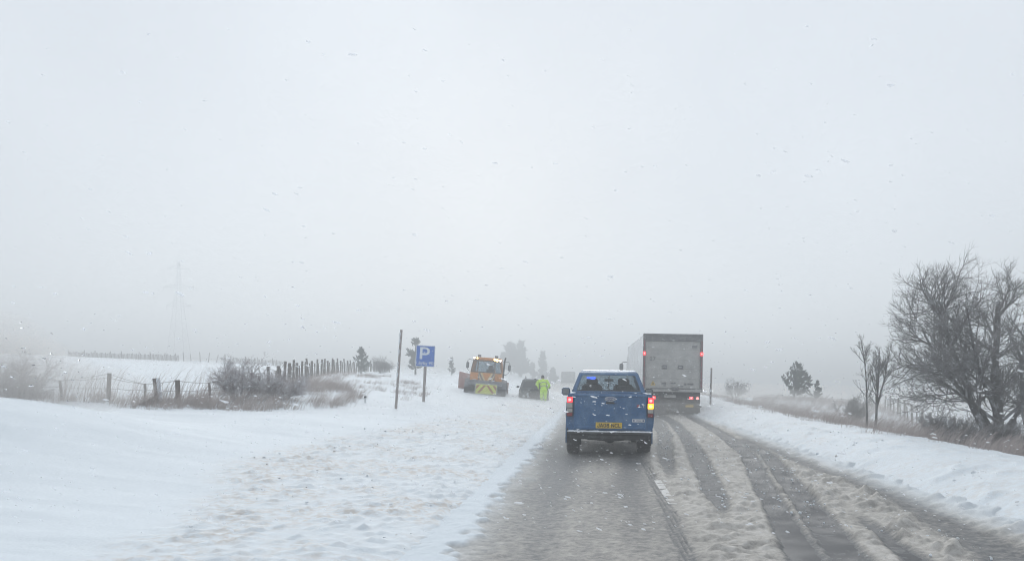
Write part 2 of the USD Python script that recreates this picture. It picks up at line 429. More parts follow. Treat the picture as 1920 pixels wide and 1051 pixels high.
m_glass = M('window_glass', {'t': ('transparent_bsdf', {'color': (0.70, 0.75, 0.78)}), 'g': ('glossy_bsdf', {'roughness': 0.08}), 'l': ('layer_weight', {}), 'w': ('math', {'math_type': 'power', 'value2': 4.0}), 'k': ('math', {'math_type': 'multiply_add', 'value2': 0.5, 'value3': 0.04}), 'x': ('mix_closure', {})},
            [('l.facing', 'w.value1'), ('w.value', 'k.value1'), ('k.value', 'x.fac'), ('t.BSDF', 'x.closure1'), ('g.BSDF', 'x.closure2')], surface='x.closure')
m_mirror = plain('mirror_glass', (0.20, 0.22, 0.23), 0.15, metallic=1.0)
m_wood = grimy('weathered_wood', (0.135, 0.115, 0.10), (0.30, 0.29, 0.28), 0.85, 14.0, (0.5, 0.8), stretch=(1, 1, 0.25))
m_pole = grimy('weathered_pole', (0.30, 0.265, 0.25), (0.50, 0.52, 0.54), 0.8, 9.0, (0.56, 0.72), stretch=(1, 1, 0.5))
m_wire = plain('rusty_wire', (0.12, 0.11, 0.11), 0.7)


def wheel(parent, x, y, z, r, w, name='wheel', rim=True, side=1):
    """A tyre with treaded shoulders round a dished rim; the axle lies along x."""
    from math import pi
    prof = np.array([(0.60 * r, -w / 2 * .86), (0.86 * r, -w / 2), (0.97 * r, -w / 2 * .86), (r, -w / 2 * .6), (r, w / 2 * .6), (0.97 * r, w / 2 * .86), (0.86 * r, w / 2), (0.60 * r, w / 2 * .86)])
    t = trimesh.creation.revolve(np.vstack([prof, prof[:1]]), sections=28)
    R = rot(90, [0, 1, 0])
    parts = [moved(t, (x, y, z), R)]
    for k in range(28):
        a = 2 * pi * (k + .5) / 28
        parts.append(box((x, y + (r - .004) * math.cos(a), z + (r - .004) * math.sin(a)), (w * .82, .035 * r / .36, .016), R=rot(math.degrees(a) - 90, [1, 0, 0])))
    wl = obj(name, cat(parts), m_rubber, parent)
    if rim:
        rp = np.array([(0.001, .2 * w), (.16 * r, .22 * w), (.3 * r, .1 * w), (.52 * r, .16 * w), (.62 * r, .40 * w), (.62 * r, -.40 * w), (.001, -.3 * w)])
        rp[:, 1] *= side
        rp = rp if side > 0 else rp[::-1]
        obj('rim', moved(trimesh.creation.revolve(rp, sections=24), (x, y, z), R), m_steel, wl)
    return wl


# ------------------------------------------------------------------ the blue pickup
pk = thing('pickup_truck', 'blue double cab pickup driving ahead with number plate JA08 NCL', 'pickup truck', (0.35, 15.6, 0.005), 0, ry=0.9)
SEC = [(.80, .50), (.875, .62), (.895, .86), (.883, 1.10), (.85, 1.265), (.82, 1.29)]


def ring(sec, y, k=1.0, dz=0.0, top=9.0):
    return [(sx * x * k, y, min(z + dz, top)) for x, z in sec for sx in (-1, 1)]


a = mani(hull(ring(SEC, 0.02) + ring(SEC, 3.25)))
b = mani(hull(ring(SEC, 3.2, 1, 0, 1.17) + ring(SEC, 4.45, .95, 0, 1.07) + ring(SEC, 4.78, .82, .02, .98)))
body = a + b
body -= mani(box((0, .78, 1.2), (1.46, 1.42, .9)))
body -= mani(box((0, 2.4, .4), (1.3, 6.0, .36)))
for y in (1.02, 3.98):
    for sx in (-1, 1):
        body -= mani(cyl((sx * .58, y, .36), (sx * 1.1, y, .36), .46, 28))
obj('body', body, m_blue, pk)
tg = obj('tailgate', cat([box((0, .0, .915), (1.475, .05, .735), .02), box((0, -.027, 1.245), (1.43, .03, .05), .012), box((0, -.024, .60), (1.40, .02, .05), .008),
                          box((0, -.026, 1.105), (.22, .012, .075), .02)]), m_blue, pk)
obj('handle', box((0, -.036, 1.105), (.17, .016, .035), .006), m_black, tg)
oval = [(.112 * math.cos(t), 1.185 + .046 * math.sin(t)) for t in np.linspace(0, 2 * math.pi, 32, endpoint=False)]
ova2 = [(.098 * math.cos(t), 1.185 + .036 * math.sin(t)) for t in np.linspace(0, 2 * math.pi, 32, endpoint=False)]
bg = obj('badge', extrude_y(oval, -.050, -.026), m_chrome, tg)
obj('badge_face', extrude_y(ova2, -.053, -.049), m_badge_blue, bg)
obj('badge_lettering', text('Ford', .040, (0, -.056, 1.185), .004, True, 1.35), m_chrome, bg)
obj('trim_lettering', text('X', .055, (.56, -.030, 1.052), .006, True, 1.3), m_red_paint, tg)
obj('trim_lettering', text('LT', .055, (.645, -.030, 1.050), .006, True, 1.4), m_chrome, tg)
st = obj('sticker', box((.575, -.028, .755), (.255, .004, .060)), m_white, tg)
obj('sticker_mark', cat([box((.575, -.0315, .755), (.11, .002, .014)), box((.48, -.0315, .755), (.03, .002, .03)), box((.67, -.0315, .755), (.03, .002, .03))]), m_badge_blue, st)
np_ = obj('number_plate', box((-.02, -.036, .652), (.53, .014, .118), .004), m_yellow_plate, tg)
obj('plate_lettering', text('JA08 NCL', .074, (-.02, -.046, .652), .003, True, 0.97), m_ink, np_)
for sx in (-1, 1):
    tl = obj('tail_light', box((sx * .815, -.005, 1.02), (.125, .07, .40), .014), m_black, pk, label='left tail light with only the red lamp lit' if sx < 0 else 'right tail light with red lamp and amber indicator lit')
    obj('red_lamp', box((sx * .815, -.044, 1.158), (.112, .012, .105), .01), m_red_on, tl)
    obj('red_bulb', sphere((sx * .815, -.050, 1.158), (.030, .012, .030), 2), m_red_hot, tl)
    if sx < 0:
        obj('indicator', box((sx * .815, -.044, 1.046), (.112, .012, .10), .01), m_clear_lens, tl)
    else:
        obj('indicator', box((sx * .815, -.044, 1.046), (.116, .014, .105), .01), m_amber_on, tl)
        obj('indicator_bulb', sphere((sx * .815, -.052, 1.046), (.036, .012, .032), 2), m_amber_hot, tl)
    obj('reversing_lens', box((sx * .815, -.044, .945), (.112, .012, .08), .01), m_clear_lens, tl)
    obj('red_lens', box((sx * .815, -.044, .862), (.112, .012, .065), .01), m_red_off, tl)
    mr = obj('door_mirror', cat([box((sx * 1.0, 3.05, 1.27), (.20, .10, .185), .035), box((sx * .87, 3.08, 1.23), (.12, .05, .05), .01)]), m_blue if sx < 0 else m_black, pk)
    obj('mirror_glass', box((sx * 1.0, 2.994, 1.27), (.165, .012, .145), .004), m_mirror, mr)
    obj('wheel_arch', moved(extrude_y([(.475 * math.cos(t), .475 * math.sin(t)) for t in np.linspace(-.25, math.pi + .25, 20)] + [(.44 * math.cos(t), .44 * math.sin(t)) for t in np.linspace(math.pi + .25, -.25, 20)], 0, .05),
                            (sx * .885 + .025, 1.02, .36), rot(90, [0, 0, 1])), m_blue, pk)
    obj('mudflap', box((sx * .73, .52, .38), (.30, .02, .34), .004), m_rubber, pk)
    wheel(pk, sx * .755, 1.02, .36, .365, .27, side=sx)
    wheel(pk, sx * .755, 3.98, .36, .365, .27, side=sx)
bp = obj('rear_bumper', cat([box((0, -.10, .50), (1.66, .17, .045), .012), box((0, -.05, .43), (1.60, .12, .12), .03)]), m_black, pk)
obj('bumper_step', box((0, -.115, .527), (1.62, .145, .014), .004), m_chrome, bp)
lump_ = [sphere((x, -.12 + RNG.uniform(-.02, .02), .535), (RNG.uniform(.05, .11), .05, RNG.uniform(.010, .022)), 1) for x in np.linspace(-.76, .76, 17)]
obj('snow', cat(lump_), m_snowcap, bp)
obj('underbody', cat([box((0, 1.6, .50), (.95, 3.2, .16), .03), box((-.30, .50, .42), (.12, .9, .10), .02), box((.30, .50, .42), (.12, .9, .10), .02), box((0, .05, .40), (.9, .05, .10), .01)]), m_black, pk)
ax = obj('rear_axle', cat([cyl((-.68, 1.02, .36), (.68, 1.02, .36), .05), sphere((.02, 1.02, .35), (.15, .14, .14), 2), cyl((-.45, 1.02, .36), (-.45, 1.25, .5), .03), cyl((.45, 1.02, .36), (.45, 1.25, .5), .03)]), m_black, pk)
obj('spare_wheel', cat([moved(trimesh.creation.revolve(np.array([(.18, -.10), (.34, -.11), (.36, -.06), (.36, .06), (.34, .11), (.18, .10), (.18, -.10)]), sections=24), (0, .42, .44))]), m_rubber, pk)
obj('exhaust', tube([(.52, 1.6, .40), (.55, .7, .40), (.56, .05, .36)], [.03] * 3, 10), m_steel, pk)
# cab
cab_o = hull([(sx * x, y, z) for sx in (-1, 1) for x, y, z in [(.825, 1.54, 1.26), (.825, 3.62, 1.26), (.81, 1.55, 1.32), (.66, 1.80, 1.715), (.60, 1.86, 1.765), (.54, 1.95, 1.785), (.80, 3.50, 1.32), (.66, 2.98, 1.715), (.60, 2.90, 1.765), (.54, 2.75, 1.785)]])
cab_i = hull([(sx * x, y, z) for sx in (-1, 1) for x, y, z in [(.77, 1.60, 1.2), (.77, 3.56, 1.2), (.76, 1.61, 1.32), (.61, 1.86, 1.69), (.55, 1.92, 1.73), (.74, 3.44, 1.32), (.61, 2.92, 1.69), (.55, 2.84, 1.73)]])
cab = mani(cab_o) - mani(cab_i)
cab -= mani(extrude_y([(-.715, 1.315), (.715, 1.315), (.70, 1.37), (.60, 1.645), (.56, 1.672), (-.56, 1.672), (-.60, 1.645), (-.70, 1.37)], 1.2, 2.2))
cab -= mani(extrude_y([(-.74, 1.32), (.74, 1.32), (.60, 1.67), (-.60, 1.67)], 2.75, 3.9))
for y0, y1, t0, t1 in ((1.72, 2.42, 1.90, 2.42), (2.50, 3.36, 2.50, 2.92)):
    w_ = hull([(sx * 1.0, y, z) for sx in (-1, 1) for y, z in ((y0, 1.32), (y1, 1.32), (t1, 1.655), (t0, 1.655))])
    cab -= mani(w_)
cb = obj('cab', cab, m_blue, pk)
obj('rear_window', hull([(sx * x, y + dy, z) for sx in (-1, 1) for dy in (0, .006) for x, y, z in ((.735, 1.568, 1.30), (.59, 1.788, 1.685))]), m_glass, cb)
obj('windscreen', hull([(sx * x, y + dy, z) for sx in (-1, 1) for dy in (0, .006) for x, y, z in ((.755, 3.50, 1.30), (.61, 2.965, 1.685))]), m_glass, cb)
for sx in (-1, 1):
    obj('side_window', hull([(sx * (x - dx), y, z) for dx in (.02, .026) for x, y, z in ((.805, 1.68, 1.30), (.805, 3.40, 1.30), (.68, 1.86, 1.67), (.68, 2.95, 1.67))]), m_glass, cb)
    se = obj('seat', cat([box((sx * .37, 2.62, 1.20), (.48, .14, .52), .06), box((sx * .37, 2.60, 1.515), (.27, .10, .17), .04), cyl((sx * .37 - .06, 2.6, 1.42), (sx * .37 - .06, 2.6, 1.48), .012, 8), cyl((sx * .37 + .06, 2.6, 1.42), (sx * .37 + .06, 2.6, 1.48), .012, 8)]), m_seat, cb)
obj('dashboard', box((0, 3.25, 1.24), (1.4, .4, .16), .04), m_seat, cb)
obj('rear_view_mirror', cat([box((.03, 2.93, 1.555), (.22, .03, .06), .01), cyl((.03, 2.96, 1.56), (.03, 2.95, 1.69), .014, 8), cyl((.03, 3.3, 1.30), (.03, 2.97, 1.55), .010, 8)]), m_black, cb)
obj('blue_beacon', cat([box((-.40, 1.86, 1.605), (.19, .06, .045), .015), sphere((-.36, 1.86, 1.60), (.07, .035, .034), 2)]), m_blue_on, cb)
for sx in (-1, 1):
    obj('side_step', cyl((sx * .86, 1.6, .42), (sx * .86, 3.4, .42), .035, 10), m_black, pk)
hl = [obj('headlight', box((sx * .66, 4.72, .86), (.26, .10, .17), .03), m_clear_lens, pk) for sx in (-1, 1)]

# ------------------------------------------------------------------ the lorry pulling round
m_trailer_side = grimy('pale_trailer_side', (0.60, 0.62, 0.64), (0.46, 0.47, 0.47), 0.5, 1.2)
m_door = grimy('grubby_door', (0.41, 0.405, 0.385), (0.29, 0.285, 0.275), 0.6, 1.7, (0.42, 0.72), stretch=(1, 1, 1.6))
m_frame = grimy('dirty_frame', (0.10, 0.10, 0.105), (0.20, 0.20, 0.205), 0.6, 7.0, (0.45, 0.65))
m_under = grimy('dirty_chassis', (0.035, 0.036, 0.04), (0.15, 0.15, 0.155), 0.8, 4.0, (0.45, 0.75))
m_tape = grimy('dull_red_tape', (0.24, 0.035, 0.05), (0.15, 0.12, 0.125), 0.5, 12.0, (0.45, 0.6))
lo = thing('articulated_lorry', 'tall grubby grey box lorry in the right lane, rear lights lit', 'lorry', (3.41, 33.0, 0.0), 0.3, ry=0.9)
W, ZB, ZT = 1.275, 1.06, 3.50
obj('trailer_body', hull([(sx * (W - .03 - i), y, z) for sx in (-1, 1) for i, y, z in ((0, .06, ZB + .05), (0, .06, ZT - .03), (.0, 13.2, ZT - .05), (.03, 13.5, ZT - .25), (.03, 13.55, ZB + .05), (.05, .06, ZT - .005), (.05, 13.0, ZT - .005))]), m_trailer_side, lo, smooth=20)
fr = obj('rear_frame', cat([box((sx * (W - .055), .0, (ZB + ZT) / 2), (.11, .16, ZT - ZB), .015) for sx in (-1, 1)] + [box((0, .0, ZT - .04), (2 * W - .2, .158, .08), .015)]), m_frame, lo)
obj('header_panel', cat([box((0, -.01, ZT - .20), (2 * W - .215, .10, .235), .01)] + [box((x, -.07, ZT - .28 + RNG.uniform(-.01, .01)), (.16, .03, .05), .01) for x in np.linspace(-.95, .95, 8)]), m_frame, lo)
dr = obj('rear_door', cat([box((0, .02, ZB + 1.13), (2 * W - .22, .06, 2.03))]), m_door, lo)
for k in range(5):
    obj('door_slat', box((0, -.014, ZB + .325 + .405 * k), (2 * W - .24, .012, .396), .005), m_door, dr)
for x in (-.355, .335):
    h_ = obj('door_handle', cat([box((x, -.026, 2.085), (.23, .02, .17), .006)]), m_frame, dr)
    obj('latch', cat([box((x - .02, -.045, 2.085), (.13, .022, .05), .008)]), m_steel, h_)
for x, z, w_, hh in ((-.80, 2.36, .22, .20), (-.37, 1.39, .20, .09), (.03, 1.40, .22, .06), (.55, 1.36, .09, .10), (.76, 1.37, .26, .07), (-.33, 1.29, .10, .05), (.40, 1.27, .14, .04), (.92, 2.96, .22, .10)):
    obj('sticker', box((x, -.023, z), (w_, .004, hh)), m_frame if hh < .15 else m_door, dr)
obj('number_lettering', text('17', .16, (-.86, -.028, 2.44), .004), m_frame, dr)
dg = obj('warning_sign', hull([(-.83 + dx, y, 1.37 + dz) for y in (-.026, -.022) for dx, dz in ((-.11, -.07), (.11, -.07), (0, .13))]), m_yellow_plate, dr)
obj('warning_mark', hull([(-.83 + dx, y, 1.38 + dz) for y in (-.029, -.0262) for dx, dz in ((-.045, -.04), (.045, -.04), (0, .05))]), m_ink, dg)
for sx in (-1, 1):
    obj('marker_strip', cat([box((sx * (W - .055), -.085, z), (.05, .008, .26)) for z in np.arange(ZB + .28, ZT - .35, .29)]), m_tape, fr)
    ul = obj('marker_lamp', box((sx * (W - .055), -.092, 2.655), (.125, .03, .15), .02), m_red_on, lo, label='upper left red lamp' if sx < 0 else 'upper right red lamp')
    obj('bulb', sphere((sx * (W - .055), -.105, 2.655), (.032, .01, .038), 2), m_red_hot, ul)
    cl = obj('tail_light', box((sx * .80, -.02, .775), (.42, .06, .15), .02), m_black, lo)
    obj('red_lamp', box((sx * .80, -.055, .775), (.17, .02, .12), .02), m_red_on, cl)
    obj('red_bulb', sphere((sx * .80, -.066, .775), (.045, .012, .04), 2), m_red_hot, cl)
    obj('outer_lamp', cat([box((sx * 1.08, -.0, .77), (.10, .07, .10), .02)]), m_red_hot, cl)
    obj('bracket', cat([cyl((sx * .95, .05, .60), (sx * 1.20, -.02, .42), .035, 8), box((sx * 1.17, -.02, .41), (.16, .05, .07), .02)]), m_under, lo)
    obj('mudflap', box((sx * .72, .20, .40), (1.00, .02, .62), .004), m_rubber, lo)
    for y in (1.5, 2.85, 4.2):
        wheel(lo, sx * .95, y, .50, .50, .40, side=sx)
    obj('side_rail', cat([box((sx * 1.24, 7.2, z), (.03, 4.0, .10), .008) for z in (.50, .85)] + [box((sx * 1.22, y, .75), (.04, .05, .6)) for y in (5.5, 7.2, 9.0)]), m_under, lo)
obj('reflector_board', box((.74, -.02, .45), (.34, .02, .13), .004), m_yellow_plate, lo)
obj('sill_beam', cat([box((0, -.02, ZB + .03), (2 * W - .02, .18, .13), .015)]), m_door, lo)
obj('lock', cat([box((.10, -.12, ZB + .10), (.30, .06, .14), .02), cyl((-.95, -.115, ZB + .11), (.95, -.115, ZB + .11), .014, 8)]), m_frame, lo)
obj('underrun_bar', cat([box((0, .02, .50), (2.3, .10, .12), .02), box((-.5, .1, .8), (.1, .1, .6)), box((.5, .1, .8), (.1, .1, .6))]), m_under, lo)
obj('chassis', cat([box((0, .10, .87), (2.40, .10, .30), .02), box((-.45, 5.5, .90), (.14, 11, .26)), box((.45, 5.5, .90), (.14, 11, .26)), box((0, 2.8, .72), (2.0, 3.6, .14)), box((0, .25, .50), (1.1, .06, .34), .02), box((0, 4.9, .5), (1.9, .05, .7))]), m_under, lo)
obj('rear_plate', box((-.10, -.04, .84), (.50, .012, .11), .003), m_door, lo)
obj('tractor_cab', hull([(sx * x, y, z) for sx in (-1, 1) for x, y, z in ((1.22, 13.9, .9), (1.22, 13.9, 3.0), (1.15, 14.1, 3.35), (1.22, 16.0, .6), (1.18, 16.0, 2.4), (1.1, 15.4, 3.2))]), m_trailer_side, lo)
for sx in (-1, 1):
    wheel(lo, sx * 1.0, 12.6, .50, .50, .40, side=sx)
    wheel(lo, sx * 1.05, 15.0, .50, .50, .32, side=sx)
    mm = obj('cab_mirror', cat([box((sx * 1.52, 15.6, 2.30), (.24, .14, .42), .05), box((sx * 1.52, 15.6, 1.98), (.22, .13, .17), .04), tube([(sx * 1.15, 15.7, 2.62), (sx * 1.40, 15.65, 2.62), (sx * 1.52, 15.6, 2.50)], [.022] * 3, 6), tube([(sx * 1.15, 15.7, 1.90), (sx * 1.52, 15.62, 1.90)], [.02] * 2, 6)]), m_black, lo)
    obj('mirror_glass', box((sx * 1.52, 15.524, 2.30), (.19, .01, .34), .003), m_mirror, mm)
obj('tractor_chassis', cat([box((0, 13.9, .75), (1.0, 4.2, .3), .03), box((0, 14.2, .62), (2.2, 2.6, .4), .05)]), m_under, lo)

# ------------------------------------------------------------------ the far lorry
fy = 135.0
fl = thing('lorry', 'far dim grey lorry fading into the snow ahead of the blue pickup', 'lorry', (-4.15, fy, float(road_z(fy)) + .02), 1.0)
obj('box_body', hull([(sx * x, y, z) for sx in (-1, 1) for x, y, z in ((1.22, 0, .95), (1.22, 0, 3.72), (1.14, 0, 3.85), (1.22, 8, .95), (1.14, 8, 3.85), (1.22, 8, 3.72))]), m_door, fl)
obj('rear_door', box((0, -.02, 2.4), (2.2, .03, 2.6), .01), m_door, fl)
obj('chassis', cat([box((0, 4, .75), (2.2, 8, .4), .04), box((0, .1, .5), (2.3, .1, .14), .02)]), m_under, fl)
obj('cab', hull([(sx * x, y, z) for sx in (-1, 1) for x, y, z in ((1.2, 8.3, .8), (1.2, 8.3, 2.9), (1.15, 10.2, .7), (1.1, 9.9, 2.7))]), m_door, fl)
for sx in (-1, 1):
    wheel(fl, sx * 1.0, 1.8, .48, .48, .4, side=sx)
    wheel(fl, sx * 1.0, 9.2, .48, .48, .32, side=sx)
    obj('tail_light', box((sx * .95, -.03, .8), (.3, .05, .12), .02), m_red_off, fl)
    obj('cab_mirror', box((sx * 1.45, 9.6, 2.1), (.2, .12, .5), .04), m_black, fl)

# ------------------------------------------------------------------ the orange snow plough
m_orange = grimy('orange_paint', (0.60, 0.225, 0.035), (0.50, 0.36, 0.22), 0.5, 3.5, (0.5, 0.85))
m_blade = grimy('red_blade_paint', (0.28, 0.115, 0.095), (0.40, 0.34, 0.33), 0.6, 2.4, (0.42, 0.75))
m_grey = grimy('grimy_grey', (0.12, 0.12, 0.135), (0.30, 0.31, 0.33), 0.7, 3.0, (0.42, 0.7))
m_lime = plain('lime_reflector', (0.62, 0.66, 0.13), 0.5)
m_chev_red = plain('faded_red_stripe', (0.36, 0.13, 0.07), 0.5)
m_cream = plain('pale_stripe', (0.62, 0.53, 0.30), 0.5)
m_white_on = lamp('white_lamp_lit', (1.0, 0.92, 0.80), 2.2)
m_warm_on = lamp('warm_lamp_lit', (1.0, 0.62, 0.22), 1.8)
gp = thing('snow_plough', 'orange snow plough with chevron board working in deep snow by the lay-by', 'snow plough', (-6.3, 45.0, 0.30), 4.0, ry=4.5)
# chassis, wheels
obj('chassis', cat([box((0, 2.4, .72), (1.1, 4.4, .34), .05), box((.0, .55, 1.02), (2.05, 1.1, .30), .06), box((0, .06, .36), (1.9, .10, .30), .03)]), m_grey, gp)
for sx in (-1, 1):
    wheel(gp, sx * .98, .95, .52, .62, .42, side=sx)
    wheel(gp, sx * .98, 3.7, .50, .56, .36, side=sx)
    obj('mudguard', moved(extrude_y([(.74 * math.cos(t), .74 * math.sin(t)) for t in np.linspace(-.1, math.pi + .2, 18)] + [(.68 * math.cos(t), .68 * math.sin(t)) for t in np.linspace(math.pi + .2, -.1, 18)], -.24, .24), (sx * .98, .95, .52), rot(90, [0, 0, 1])), m_grey, gp)
    obj('mudflap', box((sx * .98, .16, .45), (.44, .02, .60), .004), m_rubber, gp)
# cab shell with openings
co = hull([(sx * x, y, z) for sx in (-1, 1) for x, y, z in ((.92, .30, 1.12), (.92, 2.25, 1.12), (.92, .26, 1.70), (.92, 2.35, 1.70), (.80, .38, 2.42), (.80, 2.05, 2.42), (.74, .45, 2.50), (.74, 2.0, 2.50))])
ci = hull([(sx * x, y, z) for sx in (-1, 1) for x, y, z in ((.86, .36, 1.20), (.86, 2.2, 1.20), (.86, .34, 1.70), (.86, 2.28, 1.70), (.75, .44, 2.36), (.75, 1.98, 2.36))])
pc = mani(co) - mani(ci)
pc -= mani(extrude_y([(-.50, 1.66), (.46, 1.66), (.43, 2.30), (-.47, 2.30)], 0, 1.0))
pc -= mani(extrude_y([(-.86, 1.66), (-.56, 1.66), (-.53, 2.30), (-.745, 2.30)], 0, 1.0))
pc -= mani(extrude_y([(.52, 1.66), (.86, 1.66), (.745, 2.30), (.49, 2.30)], 0, 1.0))
pc -= mani(extrude_y([(-.82, 1.62), (.82, 1.62), (.72, 2.32), (-.72, 2.32)], 1.8, 2.8))
for y0, y1 in ((.42, 1.12), (1.20, 2.0)):
    pc -= mani(hull([(sx * 1.2, y, z) for sx in (-1, 1) for y, z in ((y0, 1.62), (y1, 1.62), (y0 + .06, 2.30), (y1 - .02, 2.30))]))
pcab = obj('cab', pc, m_orange, gp)
obj('pillar_trim', cat([tube([(x0, .285 - .012, 1.66), (x1, .375 - .012, 2.33)], [.028, .028], 6) for x0, x1 in ((-.53, -.50), (.49, .46), (-.895, -.78), (.895, .78))] + [box((0, .27, 1.655), (1.76, .05, .05), .01), box((0, .362, 2.335), (1.56, .05, .05), .01)]), m_black, pcab)
obj('rear_window', hull([(sx * x, y, z) for sx in (-1, 1) for x, y, z in ((.86, .315, 1.64), (.86, .320, 1.64), (.76, .40, 2.32), (.76, .405, 2.32))]), m_glass, pcab)
obj('windscreen', hull([(sx * x, y, z) for sx in (-1, 1) for x, y, z in ((.83, 2.33, 1.6), (.83, 2.335, 1.6), (.74, 2.05, 2.34), (.74, 2.055, 2.34))]), m_glass, pcab)
obj('seat', cat([box((.20, 1.15, 1.55), (.50, .16, .66), .07), box((.20, 1.13, 1.98), (.28, .12, .24), .05), box((.20, 1.4, 1.28), (.5, .5, .16), .05)]), m_seat, pcab)
obj('dashboard', box((.05, 2.05, 1.50), (1.4, .3, .28), .05), m_seat, pcab)
obj('steering_wheel', moved(trimesh.creation.torus(.20, .022, 20, 8), (.2, 1.82, 1.72), rot(60, [1, 0, 0])), m_black, pcab)
obj('roof_cover', hull([(sx * x, y, z) for sx in (-1, 1) for x, y, z in ((.84, .36, 2.42), (.84, 2.1, 2.42), (.78, .42, 2.53), (.78, 2.02, 2.53))]), m_orange, pcab)
# V shaped chevrons on the cab's rear panel
vp = obj('chevron_panel', box((.03, .245, 1.385), (1.02, .012, .50), .003), m_orange, gp, label='chevron panel under the rear window')
for sx in (-1, 1):
    for k, (x0, m_) in enumerate(((.03, m_cream), (.15, m_grey), (.25, m_cream), (.37, m_grey))):
        s_ = [(sx * x0, 1.15), (sx * (x0 + .09), 1.15), (min(.5, x0 + .09 + .24) * sx, 1.62), (min(.5, x0 + .24) * sx, 1.62)]
        m_s = extrude_y([(x + .03, z) for x, z in (s_ if sx > 0 else s_[::-1])], .232 - .001 * k, .2385)
        obj('stripe', m_s, m_, vp)
# reflective board low at the back
rb = obj('reflective_board', cat([box((.08, -.02, .68), (1.30, .04, .66), .03)]), m_steel, gp, label='lime and red chevron board low at the back')
obj('board_face', box((.08, -.044, .68), (1.20, .008, .55), .003), m_lime, rb)
for sx in (-1, 1):
    for k in range(2):
        x0, x1 = (.0 + .36 * k), (.14 + .36 * k)
        pts = [(x0, .91), (x1, .91), (x1 + .36, .45), (x0 + .36, .45)]
        from shapely.geometry import Polygon, box as sbox
        pg = Polygon([(sx * x, z) for x, z in pts]).buffer(0).intersection(sbox(-.585, .41, .585, .95))
        if pg.area > 0.003:
            m_s = extrude_y(pg, -.053 - .001 * (sx > 0), -.0485)
            obj('stripe', moved(m_s, (.08, 0, 0)), m_chev_red, rb)
# mirrors, lights, exhaust, plough
for sx in (-1, 1):
    mm = obj('mirror', cat([box((sx * 1.26, 1.9, 2.03), (.17, .07, .36), .03)]), m_black, gp)
    obj('mirror_glass', box((sx * 1.26, 1.86, 2.03), (.13, .01, .31), .003), m_mirror, mm)
    obj('mirror_arm', cat([tube([(sx * .80, 1.95, 2.36), (sx * 1.2, 1.9, 2.38), (sx * 1.27, 1.9, 2.30), (sx * 1.27, 1.9, 1.80), (sx * 1.12, 1.95, 1.62), (sx * .90, 2.0, 1.55)], [.016] * 6, 6)]), m_black, mm)
    bc = obj('beacon', cat([cyl((sx * .50, .75, 2.53), (sx * .50, .75, 2.66), .10, 14), cyl((sx * .50, .75, 2.66), (sx * .50, .75, 2.68), .085, 14)]), m_grey, gp)
for x, z, r, m_ in ((-.76, 2.46, .058, m_white_on), (-.58, 2.455, .050, m_warm_on), (.44, 2.44, .075, m_warm_on), (.58, 2.41, .085, m_warm_on), (.76, 2.40, .062, m_white_on)):
    l_ = obj('work_lamp', cat([cyl((x, .30, z), (x, .40, z), r * 1.15, 14)]), m_black, gp)
    obj('lens', sphere((x, .30, z), (r, .03, r), 2), m_, l_)
obj('exhaust', cat([tube([(.95, 1.2, 1.2), (.97, 1.2, 2.2), (.99, 1.2, 2.45), (1.03, 1.15, 2.62)], [.055, .055, .05, .05], 10)]), m_black, gp)
obj('hydraulics', cat([tube([(-.9, 2.6, .8), (-1.1, 3.4, 1.0), (-1.0, 4.2, .9)], [.05] * 3, 6), box((0, 4.3, .7), (1.3, .3, .5), .04), box((0, 4.7, .6), (.5, .7, .16), .03), box((-.75, .9, 1.14), (.5, .9, .28), .04), box((.78, 2.9, 1.0), (.4, .7, .6), .05)]), m_grey, gp)
ang = np.linspace(-1.0, .95, 10)
prof = np.stack([5.3 + .62 * np.cos(ang + math.pi) * .9, .62 + .62 * np.sin(ang)], 1)
vv, ff = [], []
for k, (xx, hs) in enumerate(zip(np.linspace(-2.05, 1.2, 9), np.linspace(1.38, .95, 9))):
    for (y, z) in prof:
        vv.append((xx, y - .18 * (xx + .4), .05 + z * hs))
nP = len(prof)
for k in range(8):
    for j in range(nP - 1):
        a_ = k * nP + j
        ff.append((a_, a_ + nP, a_ + nP + 1, a_ + 1))
vv = np.array(vv)
back = vv + np.array([0, .05, 0])
ff = np.array(ff)
rim_ = []
for k in range(8):
    for j in (0, nP - 1):
        rim_.append((k * nP + j, (k + 1) * nP + j, (k + 1) * nP + j + len(vv), k * nP + j + len(vv)))
for k in (0, 8):
    for j in range(nP - 1):
        rim_.append((k * nP + j, k * nP + j + 1, k * nP + j + 1 + len(vv), k * nP + j + len(vv)))
bl = obj('plough_blade', (np.vstack([vv, back]), np.vstack([ff, ff[:, ::-1] + len(vv), rim_])), m_blade, gp)
obj('blade_rib', cat([box((x, 4.72 - .18 * (x + .4), .62), (.05, .22, .8), .01) for x in (-1.6, -.9, -.2, .5)]), m_blade, bl)
obj('snow', cat([sphere((RNG.uniform(-.9, .9), RNG.uniform(.1, 1.0), 1.19), (RNG.uniform(.06, .16), RNG.uniform(.05, .12), .03), 2) for _ in range(10)]), m_snowcap, gp)

